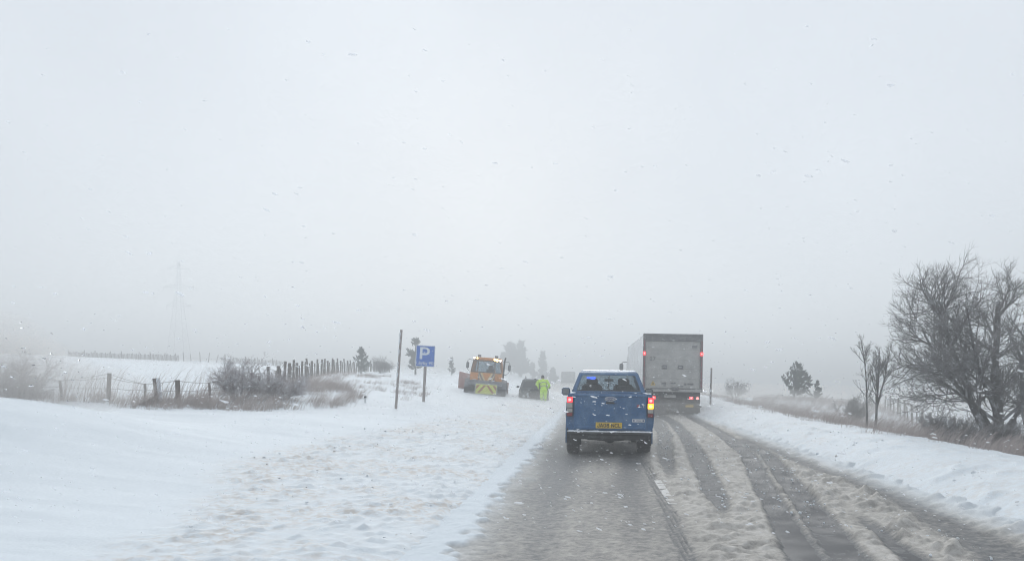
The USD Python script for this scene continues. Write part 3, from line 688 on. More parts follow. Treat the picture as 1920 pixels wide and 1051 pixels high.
# ------------------------------------------------------------------ the stranded car
m_dark_car = grimy('dark_car_paint', (0.075, 0.082, 0.088), (0.27, 0.28, 0.29), 0.4, 2.2, (0.45, 0.85))
sc = thing('stranded_car', 'dark grey off-road car stuck in the snow beside the person in yellow', 'car', (-3.52, 46.5, 0.02), 5.0, ry=2.0)
CS = [(.84, .28), (.90, .50), (.91, .80), (.86, .98)]
cbody = mani(hull(ring(CS, .05, .97) + ring(CS, 0.2) + ring(CS, 2.9) + ring(CS, 4.1, .93, 0, .90)))
for y in (.85, 3.35):
    for sx in (-1, 1):
        cbody -= mani(cyl((sx * .62, y, .34), (sx * 1.1, y, .34), .42, 24))
obj('body', cbody, m_dark_car, sc)
ch = mani(hull([(sx * x, y, z) for sx in (-1, 1) for x, y, z in ((.86, .08, .96), (.86, 2.9, .96), (.70, .30, 1.46), (.60, .38, 1.53), (.70, 2.2, 1.46), (.60, 2.1, 1.53))])) - \
     mani(hull([(sx * x, y, z) for sx in (-1, 1) for x, y, z in ((.80, .14, .90), (.80, 2.8, .90), (.64, .35, 1.43), (.56, .42, 1.48), (.64, 2.12, 1.43))]))
ch -= mani(extrude_y([(-.70, 1.02), (.70, 1.02), (.58, 1.41), (-.58, 1.41)], -.2, .8))
ch -= mani(extrude_y([(-.72, 1.0), (.72, 1.0), (.60, 1.42), (-.60, 1.42)], 1.9, 3.2))
ch -= mani(hull([(sx * 1.2, y, z) for sx in (-1, 1) for y, z in ((.40, 1.02), (1.25, 1.02), (.52, 1.40), (1.25, 1.40))]))
ch -= mani(hull([(sx * 1.2, y, z) for sx in (-1, 1) for y, z in ((1.33, 1.02), (2.45, 1.02), (1.33, 1.40), (2.1, 1.40))]))
chp = obj('cabin', ch, m_dark_car, sc)
m_dark_glass = plain('dark_glass', (0.035, 0.04, 0.045), 0.15)
obj('rear_window', hull([(sx * x, y + dy, z) for sx in (-1, 1) for dy in (0, .006) for x, y, z in ((.74, .13, 1.0), (.60, .32, 1.43))]), m_dark_glass, chp)
for sx in (-1, 1):
    obj('side_window', hull([(sx * (x - dx), y, z) for dx in (.03, .036) for x, y, z in ((.85, .38, 1.0), (.85, 2.5, 1.0), (.725, .5, 1.41), (.725, 2.1, 1.41))]), m_dark_glass, chp)
    obj('roof_rail', cat([tube([(sx * .55, .45, 1.53), (sx * .55, .5, 1.58), (sx * .55, 2.0, 1.58), (sx * .55, 2.05, 1.53)], [.018] * 4, 6)]), m_black, chp)
    obj('tail_light', box((sx * .84, .06, .80), (.11, .08, .24), .02), m_clear_lens, sc)
    obj('door_mirror', box((sx * .98, 2.35, 1.03), (.18, .09, .13), .03), m_dark_car, sc)
    wheel(sc, sx * .80, .85, .34, .35, .23, side=sx)
    wheel(sc, sx * .80, 3.35, .34, .35, .23, side=sx)
sw = obj('spare_wheel', moved(trimesh.creation.revolve(np.array([(.001, .11), (.16, .11), (.20, .09), (.32, .09), (.345, .05), (.345, -.08), (.001, -.08)])[::-1], sections=26), (.02, -.06, .66), rot(90, [1, 0, 0])), m_rubber, sc)
obj('bumper', cat([box((0, -.02, .38), (1.70, .14, .16), .04)]), m_black, sc)
obj('aerial', cat([tube([(-.50, .55, 1.52), (-.52, .50, 1.70)], [.025, .02], 6), box((.05, .5, 1.555), (.14, .2, .05), .02)]), m_black, chp)
obj('snow', cat([sphere((x, -.03 + RNG.uniform(-.02, .02), z), (RNG.uniform(.07, .16), .06, RNG.uniform(.05, .10)), 2) for x, z in ((-.25, .48), (-.33, .62), (.20, .47), (.32, .58), (-.6, .48), (.6, .46), (-.1, .45))] +
                [sphere((RNG.uniform(-.5, .5), RNG.uniform(.5, 1.9), 1.53), (.18, .25, .018), 2) for _ in range(8)]), m_snowcap, sc)

# a pale vehicle half hidden behind
pv = thing('van', 'pale van half hidden in the snow behind the stranded car', 'van', (-8.2, 105, float(road_z(105)) + .15), 4)
obj('body', hull([(sx * x, y, z) for sx in (-1, 1) for x, y, z in ((.92, 0, .45), (.92, 0, 1.5), (.80, .1, 2.02), (.92, 3.4, .45), (.80, 3.0, 2.02), (.92, 3.4, 1.5), (.85, 4.8, .5), (.85, 4.7, 1.1))]), m_white, pv)
obj('rear_window', cat([box((sx * .38, -.0, 1.5), (.55, .04, .5), .03, rot(-5, [1, 0, 0])) for sx in (-1, 1)]), m_dark_glass, pv)
obj('roof_bar', cat([box((0, y, 2.08), (1.7, .06, .06), .01) for y in (.3, 1.4, 2.6)]), m_black, pv)
for sx in (-1, 1):
    for y in (.9, 3.9):
        wheel(pv, sx * .82, y, .33, .33, .2, side=sx)

# ------------------------------------------------------------------ the person in yellow
m_hivis = M('hi_vis_cloth', {'g': ('texture_coordinate', {}), 'n': ('noise_texture', {'scale': 9.0, 'detail': 3.0}), 'b': ('bump', {'strength': 0.5, 'distance': 0.03}),
                             'p': ('principled_bsdf', {'base_color': (0.58, 0.90, 0.06), 'roughness': 0.75})}, [('g.object', 'n.vector'), ('n.fac', 'b.height'), ('b.normal', 'p.normal')], surface='p.BSDF')
m_band = plain('reflective_band', (0.30, 0.33, 0.30), 0.4)
m_skin = plain('skin', (0.45, 0.27, 0.20), 0.6)
m_hat = plain('dark_knit_hat', (0.03, 0.032, 0.04), 0.9)
m_glove = plain('dark_glove', (0.035, 0.035, 0.04), 0.8)


def bones(chains, refine=0.03, smooth=12):
    """One continuous skin over chains of (joint, radius)."""
    parts = []
    for ch_ in chains:
        for (p, r), (q, s) in zip(ch_[:-1], ch_[1:]):
            a_ = np.vstack([trimesh.creation.icosphere(2, r).vertices + np.asarray(p), trimesh.creation.icosphere(2, s).vertices + np.asarray(q)])
            parts.append(mani(hull(a_)))
    m = m3.Manifold.batch_boolean(parts, m3.OpType.Add).refine_to_length(refine)
    v, f = cat([m])
    t = trimesh.Trimesh(v, f)
    trimesh.smoothing.filter_taubin(t, iterations=smooth)
    return t


pe = thing('person', 'person in yellow hi-vis suit and dark hat leaning towards the stranded car', 'person', (-2.86, 45.75, 0.04), 12.0)
J = dict(pel=(0, 0, .90), che=(.0, .16, 1.28), neck=(-.01, .235, 1.475), head=(-.015, .285, 1.605),
         hl=(-.10, 0, .88), kl=(-.115, .07, .48), al=(-.10, .0, .09), tl_=(-.12, .16, .05),
         hr=(.10, 0, .88), kr=(.105, .05, .47), ar=(.085, -.04, .09), tr_=(.10, .12, .05),
         sl=(-.21, .20, 1.40), el=(-.37, .36, 1.24), wl=(-.36, .60, 1.18), sr=(.21, .18, 1.40), er=(.36, .12, 1.16), wr=(.30, .30, 1.00))
J = {k: np.array(v) for k, v in J.items()}
suit = bones([[(J['pel'], .175), (J['che'], .195), ((J['che'] + J['neck']) / 2, .15), (J['neck'], .075)],
              [(J['sl'], .10), (J['che'], .17), (J['sr'], .10)],
              [(J['hl'], .125), (J['kl'], .092), (J['al'], .078)], [(J['hr'], .125), (J['kr'], .092), (J['ar'], .078)],
              [(J['sl'], .095), (J['el'], .070), (J['wl'], .055)], [(J['sr'], .095), (J['er'], .070), (J['wr'], .055)]])
sp_ = obj('body', suit, m_hivis, pe, smooth=True)


def hoop(c, d, r, h, n=20, flat=1.0):
    d = np.asarray(d, float) / np.linalg.norm(d)
    R = trimesh.geometry.align_vectors([0, 0, 1], d)
    return moved(trimesh.creation.revolve(np.array([(r, -h / 2), (r + .006, -h / 2), (r + .006, h / 2), (r, h / 2), (r, -h / 2)]), sections=n), c, R)


obj('reflective_band', cat([hoop(J['pel'] + .42 * (J['che'] - J['pel']), J['che'] - J['pel'], .190, .05), hoop(J['pel'] + .95 * (J['che'] - J['pel']), J['che'] - J['pel'], .203, .05)]), m_band, pe)
for k_, a_ in (('kl', 'al'), ('kr', 'ar')):
    obj('leg_band', cat([hoop(J[k_] + .45 * (J[a_] - J[k_]), J[k_] - J[a_], .084, .05, 14), hoop(J[k_] + .72 * (J[a_] - J[k_]), J[k_] - J[a_], .081, .05, 14)]), m_band, pe)
hd = bones([[(J['neck'], .058), (J['head'] - (0, 0, .05), .062), (J['head'], .088)], [(J['head'] - (0, 0, .03), .07), (J['head'] + (0, .045, -.06), .045)], [(J['head'] + (0, .08, -.02), .018), (J['head'] + (0, .10, -.035), .013)],
            [(J['head'] + (-.085, 0, -.01), .016), (J['head'] + (-.09, .0, -.04), .014)], [(J['head'] + (.085, 0, -.01), .016), (J['head'] + (.09, .0, -.04), .014)]], .015, 6)
hp = obj('head', hd, m_skin, pe, smooth=True)
for sx in (-1, 1):
    obj('eye', sphere(J['head'] + (sx * .032, .078, .0), (.012, .008, .008), 1), m_ink, hp)
obj('mouth', box(J['head'] + (0, .086, -.072), (.045, .01, .008), .003), m_red_paint, hp)
obj('hat', bones([[(J['head'] + (0, -.005, .03), .099), (J['head'] + (0, -.01, .075), .085)]], .02, 4), m_hat, hp, smooth=True)
for s_, w_, e_ in ((-1, 'wl', 'el'), (1, 'wr', 'er')):
    d_ = (J[w_] - J[e_]) / np.linalg.norm(J[w_] - J[e_])
    side_ = np.cross(d_, [0, 0, 1.0])
    side_ /= np.linalg.norm(side_)
    dn = np.cross(side_, d_)
    c0 = J[w_] + d_ * .03
    chains = [[(c0, .036), (c0 + d_ * .055 + side_ * .022, .030)], [(c0, .036), (c0 + d_ * .055 - side_ * .022, .030)], [(c0 + d_ * .055 + side_ * .022, .028), (c0 + d_ * .055 - side_ * .022, .028)]]
    for k, (off, L_) in enumerate(((.036, .06), (.013, .072), (-.012, .068), (-.035, .052))):
        b_ = c0 + d_ * .07 + side_ * off
        chains.append([(b_, .0125), (b_ + d_ * L_ * .55 - dn * .008, .0115), (b_ + d_ * L_ * .9 - dn * .032, .010)])
    chains.append([(c0 + d_ * .01 + side_ * s_ * -.03, .015), (c0 + d_ * .045 + side_ * s_ * -.062, .0125), (c0 + d_ * .08 + side_ * s_ * -.06 - dn * .015, .011)])
    obj('glove', bones(chains, .012, 4), m_glove, pe, smooth=True)
for a_, t_ in (('al', 'tl_'), ('ar', 'tr_')):
    obj('boot', bones([[(J[a_] + (0, 0, .04), .075), (J[a_] + (0, 0, -.02), .07)], [(J[a_] + (0, -.02, -.03), .062), (J[t_], .055)]], .02, 6), m_black, pe, smooth=True)

# ------------------------------------------------------------------ sign and marker poles
p0 = pt(742, 788, 25.0)
mp = thing('marker_pole', 'tall leaning wooden snow pole standing left of the blue parking sign', 'pole', (p0[0], 25.0, float(ground(p0[0], 25.0)) - .05), 0, ry=4.0)
obj('pole', tube([(0, 0, -.3), (0, 0, 1.3), (0, 0, 2.62)], [.042, .040, .038], 10), m_pole, mp)
obj('snow_crust', cat([sphere((-.022, -.02, z), (.030, .030, RNG.uniform(.03, .10)), 1) for z in RNG.uniform(.2, 2.5, 9)]), m_snowcap, mp)
p1 = pt(794, 762, 30.0)
m_sign_blue = grimy('sign_blue', (0.050, 0.155, 0.50), (0.32, 0.42, 0.60), 0.4, 6.0, (0.56, 0.85), stretch=(1, 1, 3))
m_sign_white = plain('sign_white', (0.66, 0.70, 0.74), 0.5)
ps = thing('parking_sign', 'blue square sign with white P over the word Layby on a post', 'road sign', (p1[0], 30.0, float(ground(p1[0], 30.0)) - .05), 0, ry=2.8)
obj('post', tube([(0, 0, -.3), (0, 0, 2.1)], [.055, .055], 12), m_pole, ps)
pl = obj('sign_plate', box((.0, -.072, 1.82), (.74, .02, .82), .008), m_sign_white, ps)
obj('sign_face', box((.0, -.0835, 1.82), (.69, .004, .77), .0015), m_sign_blue, pl)
obj('letter', text('P', .44, (-.02, -.089, 1.93), .004, True, 1.18), m_sign_white, pl)
obj('lettering', text('Layby 90', .112, (.0, -.089, 1.535), .004, True, 0.98), m_sign_white, pl)
obj('bracket', cat([box((0, -.055, z), (.18, .02, .04), .004) for z in (1.6, 2.03)]), m_steel, ps)
p2 = pt(1332, 770, 36.0)
mp2 = thing('marker_pole', 'thin dark marker pole on the right verge beside the lorry', 'pole', (p2[0], 36.0, float(ground(p2[0], 36.0)) - .05), 0, ry=1.6)
obj('pole', tube([(0, 0, -.3), (0, 0, 1.0), (0, 0, 1.75)], [.045, .042, .040], 10), m_pole, mp2)
obj('snow_crust', cat([sphere((-.03, -.02, z), (.028, .028, RNG.uniform(.03, .08)), 1) for z in RNG.uniform(.2, 1.6, 6)]), m_snowcap, mp2)
p3 = pt(685, 784, 27.0)
sk = thing('marker_stake', 'tiny dark tipped stake poking out of the snow left of the tall pole', 'stake', (p3[0], 27.0, float(ground(p3[0], 27.0)) - .05), 0)
obj('stake', tube([(0, 0, -.2), (0, 0, .22)], [.03, .03], 8), m_white, sk)
obj('cap', sphere((0, 0, .25), (.045, .045, .045), 1), m_black, sk)
# ------------------------------------------------------------------ fences
def fence(name, label, path, spacing, hts, widths, group=None, wires=(0.35, 0.65, 0.95), slats=None, lean=0.05, hs=None, rng=np.random.default_rng(3), at=None):
    P = np.array(path, float)
    seg = np.concatenate([[0], np.cumsum(np.linalg.norm(np.diff(P, axis=0), axis=1))])
    s = np.arange(0, seg[-1], spacing) if at is None else np.asarray(at, float) * seg[-1]
    if at is None:
        s = s + rng.uniform(-.12, .12, len(s)) * spacing
    x, y = np.interp(s, seg, P[:, 0]), np.interp(s, seg, P[:, 1])
    z = ground(x, y)
    base = np.array([x[0], y[0], z[0]])
    t = thing(name, label, 'fence', base)
    tops = []
    for k in range(len(s)):
        h, w = hts[k % len(hts)] * rng.uniform(.92, 1.06) * (hs(y[k]) if hs else 1), widths[k % len(widths)]
        b = np.array([x[k], y[k], z[k]]) - base
        l = rng.normal(0, lean, 2) + np.array([-.5 * lean, 0])
        top = b + np.array([l[0] * h, l[1] * h, h])
        tops.append((b, top))
        obj('post', cat([tube([b - (0, 0, .3), (b + top) / 2, top], [w / 2, w / 2 * .98, w / 2 * .94], 7)]), m_wood, t)
    for f in wires:
        pts = [b + (q - b) * min(.97, f / max(.3, np.linalg.norm(q - b))) + np.array([0, -.04, 0]) for b, q in tops]
        mid = []
        for a, c in zip(pts[:-1], pts[1:]):
            mid += [a, (a + c) / 2 - np.array([0, 0, .015])]
        mid.append(pts[-1])
        obj('wire', tube(mid, [.006] * len(mid), 4), m_wire, t)
    if slats:
        sp, sh, sw = slats
        ss = np.arange(0, seg[-1], sp)
        xx, yy_ = np.interp(ss, seg, P[:, 0]), np.interp(ss, seg, P[:, 1])
        zz = ground(xx, yy_)
        parts = []
        for k in range(len(ss)):
            h = sh * rng.uniform(.8, 1.05)
            parts.append(box(np.array([xx[k], yy_[k] - .05, zz[k] + h / 2 - .05]) - base, (sw, .03, h), 0, rot(rng.normal(0, 3), [0, 1, 0])))
        q = obj('paling', cat(parts), m_wood, t)
        q.SetCustomDataByKey('kind', 'stuff')
    return t


fence('wire_fence', 'long post and wire fence climbing the left field behind the bare bush',
      [(-15.6, 21.2), (-13.9, 21.8), (-12.1, 22.4), (-11.3, 24), (-11.9, 29), (-14.2, 37), (-16.3, 45), (-19.6, 60), (-22.0, 75), (-24, 92)], 0.98, (1.02, .82, 1.08, .80), (.14, .075, .115, .075), lean=.06, hs=lambda q: .70 + .30 * float(sstep(24, 36, q)))
pgate = pt(313, 756, 22.6)
gpst = thing('gate_post', 'thick snow-plastered post leaning in the wire fence left of the bush', 'post', (pgate[0], 22.2, float(ground(pgate[0], 22.2)) - .05), 0, ry=-7)
obj('post', tube([(0, 0, -.3), (0, 0, .4), (0, 0, .76)], [.105, .10, .095], 10), m_wood, gpst)
obj('snow_crust', cat([sphere((.07, -.04, z), (.06, .06, .12), 1) for z in np.linspace(.2, .66, 6)]), m_snowcap, gpst)
fence('snow_fence', 'faint grey paling fence far across the white field, left stretch', [(-84.5, 125), (-66.8, 125)], 2.2, (1.35,), (.14,), slats=(.21, 1.12, .12), wires=(.3, .9))
fence('snow_fence', 'faint grey paling fence far across the white field, right stretch', [(-58.6, 125), (-50.4, 127)], 2.2, (1.3,), (.14,), slats=(.21, 1.02, .12), wires=(.3, .9))
fence('field_posts', 'few thin dark posts in the gap between the two far paling fences', [(-66, 125), (-58.8, 125)], 1.35, (1.5, 1.2, 1.65, 1.55, 1.4), (.12, .10, .12), wires=(.6,), lean=.10)
fence('wire_fence', 'post and wire fence low on the right, behind grass and saplings', [(17.8, 47), (15.4, 38), (12.9, 29), (12.2, 25)], 1.5, (.85, .70), (.10, .06), lean=.05, rng=np.random.default_rng(8))

# ------------------------------------------------------------------ trees
m_bark = grimy('dark_bark', (0.10, 0.093, 0.088), (0.46, 0.48, 0.50), 0.9, 7.0, (0.50, 0.70), stretch=(1, 1, 0.6))
m_twig = grimy('dark_twigs', (0.17, 0.16, 0.155), (0.48, 0.50, 0.51), 0.9, 5.0, (0.48, 0.72))
m_shrub = grimy('purple_brown_twigs', (0.31, 0.265, 0.265), (0.64, 0.66, 0.68), 0.9, 6.0, (0.42, 0.62))


def grow(out, rng, p, d, L, r, lvl, spec):
    s = spec[lvl]
    n = max(3, int(L / s.get('step', .12)))
    pts, rad = [np.array(p, float)], [r]
    d = np.array(d, float)
    bias = np.array(s.get('bias', (0, 0, 0)), float)
    tip = s.get('tip', .45)
    for k in range(n):
        d = d + rng.normal(0, s.get('wander', .12), 3) + bias
        d /= np.linalg.norm(d)
        pts.append(pts[-1] + d * L / n)
        rad.append(r * (1 - (1 - tip) * (k + 1) / n))
    pts = np.array(pts)
    out[lvl].append((pts, np.array(rad)))
    if lvl + 1 >= len(spec):
        return
    c = spec[lvl + 1]
    num = max(1, int(round(s['kids'] * rng.uniform(.8, 1.2))))
    for f in np.sort(rng.uniform(s.get('from', .25), 1.0, num)):
        i = min(len(pts) - 2, int(f * n))
        t = f * n - i
        q = pts[i] * (1 - t) + pts[i + 1] * t
        dd = pts[i + 1] - pts[i]
        dd /= np.linalg.norm(dd)
        a = rng.normal(0, 1, 3)
        a -= dd * (a @ dd)
        a /= np.linalg.norm(a)
        an = math.radians(rng.uniform(*c['angle']))
        cd = dd * math.cos(an) + a * math.sin(an)
        ln = c['len'] * rng.uniform(.6, 1.15) * (1 - c.get('short', .45) * f)
        rr = min(rad[i] * .72, c['r'] * rng.uniform(.8, 1.2))
        grow(out, rng, q, cd, ln, rr, lvl + 1, spec)


def tree(name, label, loc, spec, seed, stems, cat_='tree', group=None, mats=None, sides=(8, 6, 5, 3, 3, 3), trunk_levels=1, rz=0):
    rng = np.random.default_rng(seed)
    out = [[] for _ in spec]
    for p, d, L, r in stems:
        grow(out, rng, p, np.array(d, float) / np.linalg.norm(d), L, r, 0, spec)
    t = thing(name, label, cat_, loc, rz, group)
    mt, mc = mats or (m_bark, m_twig)
    for lv in range(trunk_levels):
        for pts, rad in out[lv]:
            obj('trunk' if lv == 0 else 'limb', tube(pts, rad, sides[lv]), mt, t, smooth=60)
    parts = [tube(pts, rad, sides[lv]) for lv in range(trunk_levels, len(spec)) for pts, rad in out[lv]]
    obj('crown', cat(parts), mc, t, smooth=False)
    return t


BIG = [dict(kids=10, wander=.055, bias=(-.004, 0, .015), tip=.3, step=.25, **{'from': .2}),
       dict(kids=8, wander=.10, bias=(0, 0, .05), angle=(30, 62), len=1.75, r=.044, tip=.35, step=.2, short=.35, **{'from': .2}),
       dict(kids=6, wander=.15, bias=(.015, 0, .06), angle=(28, 60), len=1.0, r=.018, tip=.4, step=.14, **{'from': .2}),
       dict(kids=4, wander=.16, bias=(.035, 0, .06), angle=(25, 55), len=.55, r=.0080, tip=.5, step=.11, **{'from': .2}),
       dict(kids=0, wander=.15, bias=(.08, 0, .09), angle=(20, 48), len=.32, r=.0046, tip=.6, step=.1)]
bx, by = 10.5, 20.0
bz = float(ground(bx, by))
tree('bare_tree', 'large wind-shaped bare tree at the right, filling the edge of the view', (bx, by, bz - .1), BIG, 21,
     [((0, 0, -.2), (.0, .05, 1), 4.4, .17), ((-.06, .05, .2), (-.40, .1, 1), 4.1, .115), ((-.04, .1, .7), (-.68, .1, 1), 3.3, .075), ((.08, .05, .3), (.42, .1, 1), 3.9, .10),
      ((0, .1, 1.1), (-.30, -.3, 1), 3.0, .065), ((.1, 0, .7), (.85, -.1, .9), 2.9, .06), ((-.02, -.02, 1.0), (-.95, .1, .55), 2.2, .045)])
bx2, by2 = 12.5, 22.0
tree('bare_tree', 'second bare tree cut by the right edge, behind the large one', (bx2, by2, float(ground(bx2, by2)) - .1), [dict(BIG[0], kids=7), dict(BIG[1], kids=6)] + BIG[2:], 33,
     [((0, 0, -.2), (-.05, 0, 1), 3.6, .12), ((0, 0, .3), (-.4, 0, 1), 2.8, .07)])
# twin saplings
FAST = [dict(kids=17, wander=.018, bias=(0, 0, .02), tip=.25, step=.12, **{'from': .30}),
        dict(kids=6, wander=.10, bias=(0, 0, .05), angle=(16, 36), len=.95, r=.0105, tip=.4, step=.09, short=.68, **{'from': .2}),
        dict(kids=3, wander=.14, bias=(0, 0, .07), angle=(20, 40), len=.26, r=.0075, tip=.6, step=.07, **{'from': .2}),
        dict(kids=0, wander=.15, bias=(.02, 0, .07), angle=(20, 45), len=.12, r=.0055, tip=.7, step=.06)]
q = pt(1625, 822, 22.5)
tree('sapling', 'slim upright bare sapling, the left and straighter of two on the verge', (q[0], 22.5, float(ground(q[0], 22.5)) - .05), FAST, 5, [((0, 0, -.1), (.02, 0, 1), 2.62, .036)], mats=(m_bark, m_twig))
q = pt(1640, 822, 22.2)
tree('sapling', 'slim forked bare sapling, the right and leaning one of two on the verge', (q[0], 22.2, float(ground(q[0], 22.2)) - .05), FAST, 9, [((0, 0, -.1), (.10, 0, 1), 2.45, .042), ((.07, 0, .75), (.26, 0, 1), 1.6, .026), ((.05, .02, .6), (-.02, .1, 1), 1.4, .02)], mats=(m_bark, m_twig))
BUSH = [dict(kids=9, wander=.10, bias=(.012, 0, .02), tip=.35, step=.10, **{'from': .2}),
        dict(kids=6, wander=.16, bias=(.03, 0, .03), angle=(22, 50), len=.55, r=.010, tip=.5, step=.08, short=.4, **{'from': .15}),
        dict(kids=3, wander=.18, bias=(.04, 0, .03), angle=(20, 55), len=.26, r=.0065, tip=.6, step=.07, **{'from': .2}),
        dict(kids=0, wander=.2, bias=(.05, 0, .03), angle=(20, 55), len=.13, r=.0055, tip=.7, step=.06)]


def bush(name, label, loc, w, h, seed, n=26, mats=None, spec=BUSH, r=.017, group=None, lean=0.0):
    rng = np.random.default_rng(seed)
    st = []
    for k in range(n):
        a, e = rng.uniform(0, 2 * math.pi), rng.uniform(.05, 1) ** .7
        d = np.array([math.cos(a) * e * w / 2 + lean, math.sin(a) * e * w / 2, h * rng.uniform(.55, 1.0)])
        st.append((np.array([math.cos(a) * .12 * w, math.sin(a) * .12 * w, -.08]) * rng.uniform(.2, 1.2), d, np.linalg.norm(d) * .86, r))
    k = max(w, h) / 1.6
    sp2 = [dict(s, **({'len': s['len'] * k} if 'len' in s else {}), step=s['step'] * max(1, k)) for s in spec]
    t = tree(name, label, loc, sp2, seed, st, 'bush', group, mats or (m_shrub, m_shrub), sides=(4, 3, 3, 3), trunk_levels=0)
    return t


def at(u, v, Y):
    q = pt(u, v, Y)
    return (q[0], Y, float(ground(q[0], Y)))


bush('thorn_bush', 'dense bare purple-brown bush on the left fence line', at(452, 745, 24.5), 1.75, 1.32, 14, n=30)
bush('thorn_bush', 'low bare scrub spilling right from the dense purple-brown bush', at(530, 750, 25.5), 1.7, .85, 15, n=22, lean=.3)
bush('frosted_bush', 'snow-blurred shrub at the far left edge', at(25, 745, 17.5), 1.5, 1.25, 16, n=20, mats=(m_shrub, m_shrub))
bush('small_bush', 'small two-stemmed bare bush right of the marker pole', at(1378, 752, 66), 2.2, 2.0, 17, n=16, mats=(m_twig, m_twig))
bush('small_bush', 'small bare bush in the brown grass left of the twin saplings', at(1598, 800, 29), 1.0, 1.45, 18, n=16, mats=(m_twig, m_twig))
bush('small_bush', 'thin bare bush by the fence below the large tree', at(1752, 835, 24), .8, 1.1, 19, n=14, mats=(m_twig, m_twig))
bush('small_bush', 'faint bare bush behind the fence between the two left pines', at(716, 688, 70), 2.4, 1.5, 20, n=22, mats=(m_twig, m_twig))
bush('tangled_bush', 'tangle of dark twigs at the foot of the large tree', at(1850, 858, 18.5), 1.6, .75, 23, n=26, mats=(m_twig, m_twig))
bush('tangled_bush', 'tangle of dark twigs at the right edge under the trees', at(1915, 860, 18.2), 1.2, .8, 24, n=18, mats=(m_twig, m_twig))
bush('tangled_bush', 'brushwood between the brown grass and the large tree', at(1790, 835, 20.5), 1.6, .9, 25, n=20, mats=(m_twig, m_twig))

# conifers
m_needle = M('dark_needles', {'g': ('geometry', {}), 'r': ('rgb_ramp', {'ramp': [(0, (0.065, 0.080, 0.075)), (.5, (0.11, 0.125, 0.12)), (.7, (0.19, 0.205, 0.205)), (1, (0.52, 0.56, 0.59))]}), 'p': ('principled_bsdf', {'roughness': .8})},
             [('g.random_per_island', 'r.fac'), ('r.color', 'p.base_color')], surface='p.BSDF')


m_needle_far = M('frosted_needles', {'g': ('geometry', {}), 'r': ('rgb_ramp', {'ramp': [(0, (0.16, 0.185, 0.185)), (.5, (0.30, 0.325, 0.33)), (1, (0.62, 0.66, 0.69))]}), 'p': ('principled_bsdf', {'roughness': .8})},
                 [('g.random_per_island', 'r.fac'), ('r.color', 'p.base_color')], surface='p.BSDF')


def conifer(name, label, loc, h, w, seed, dens=1.0, wind=0.35, bare=0.06, shape=1.0, lean=0.0, group=None, clump=1.0):
    rng = np.random.default_rng(seed)
    t = thing(name, label, 'tree', loc, 0, group)
    zz = np.linspace(-.2, h, 8)
    tr = np.stack([lean * (np.clip(zz, 0, None) / h) ** 1.5, 0 * zz, zz], 1)
    obj('trunk', tube(tr, np.linspace(.05 * h / 2.2 + .02, .012, 8), 6), m_bark, t)
    limbs, tris = [], []
    nl = int(46 * dens)
    for k in range(nl):
        f = rng.uniform(bare, 1.0) ** .9
        L = w / 2 * ((1 - f) ** shape) * rng.uniform(.55, 1.25) + .06 * h * .3
        a = rng.uniform(0, 2 * math.pi)
        d = np.array([math.cos(a), math.sin(a), rng.uniform(.05, .45)])
        d[0] += wind * rng.uniform(.3, 1.0)
        p0_ = np.array([lean * f ** 1.5, 0, h * f])
        n = 5
        pts = [p0_]
        for j in range(n):
            d = d + np.array([.10 * wind, 0, .10]) + rng.normal(0, .06, 3)
            pts.append(pts[-1] + d / np.linalg.norm(d) * L / n)
        pts = np.array(pts)
        limbs.append(tube(pts, np.linspace(.016, .006, n + 1) * h / 2.2, 4))
        m = int(34 * dens * (L / (w / 2)) + 10)
        s_ = rng.uniform(.12, 1.05, m)
        idx = np.clip(s_ * n, 0, n - .001)
        i0 = idx.astype(int)
        c = pts[i0] + (pts[i0 + 1] - pts[i0]) * (idx - i0)[:, None] + rng.normal(0, .022 * h * clump, (m, 3))
        ax_ = (pts[i0 + 1] - pts[i0])
        ax_ /= np.linalg.norm(ax_, axis=1, keepdims=True)
        ax_ = ax_ + rng.normal(0, .45, (m, 3)) + np.array([wind * .5, 0, .25])
        ax_ /= np.linalg.norm(ax_, axis=1, keepdims=True)
        sd = np.cross(ax_, rng.normal(0, 1, (m, 3)))
        sd /= np.linalg.norm(sd, axis=1, keepdims=True) + 1e-9
        ln = .075 * h * rng.uniform(.6, 1.3, (m, 1)) * clump
        wd = ln * .30
        tris.append(np.stack([c - sd * wd, c + sd * wd, c + ax_ * ln + sd * wd * .3, c + ax_ * ln - sd * wd * .3], 1))
    obj('limbs', cat(limbs), m_bark, t)
    q_ = np.concatenate(tris)
    v = q_.reshape(-1, 3)
    f = np.arange(len(v)).reshape(-1, 4)
    obj('crown', (v, f), m_needle_far if loc[0] < 0 else m_needle, t, smooth=False)
    return t


conifer('pine_tree', 'dark wind-bent pine on the grassy hump at the right', at(1489, 752, 55), 2.45, 2.9, 41, dens=1.1, wind=.7, shape=.75, lean=.25)
conifer('pine_tree', 'smaller young pine just right of the dark wind-bent pine', at(1527, 754, 53), 1.35, 1.3, 42, dens=.8, wind=.7, lean=.2)
conifer('pine_tree', 'bushy grey-green pine at the top end of the left fence', at(677, 690, 62), 2.0, 1.9, 43, dens=.85, wind=.25, shape=.9)
conifer('pine_tree', 'taller pale pine behind the blue parking sign', at(779, 692, 72), 3.3, 2.2, 44, dens=.95, wind=.15, shape=.55, bare=.12, clump=.9)
conifer('pine_tree', 'faint little spruce between the parking sign and the snow plough', at(847, 712, 95), 2.1, 1.0, 45, dens=.7, wind=.1)
FG = None
conifer('spruce_tree', 'hazy broad spruce behind the plough, right of its mirror', at(958, 724, 195), 7.6, 6.3, 51, dens=1.4, wind=.1, shape=.6, clump=1.2)
conifer('spruce_tree', 'hazy spruce with the tallest tip, behind the stranded car', at(977, 724, 195), 8.6, 4.6, 52, dens=1.3, wind=.1, clump=1.2)
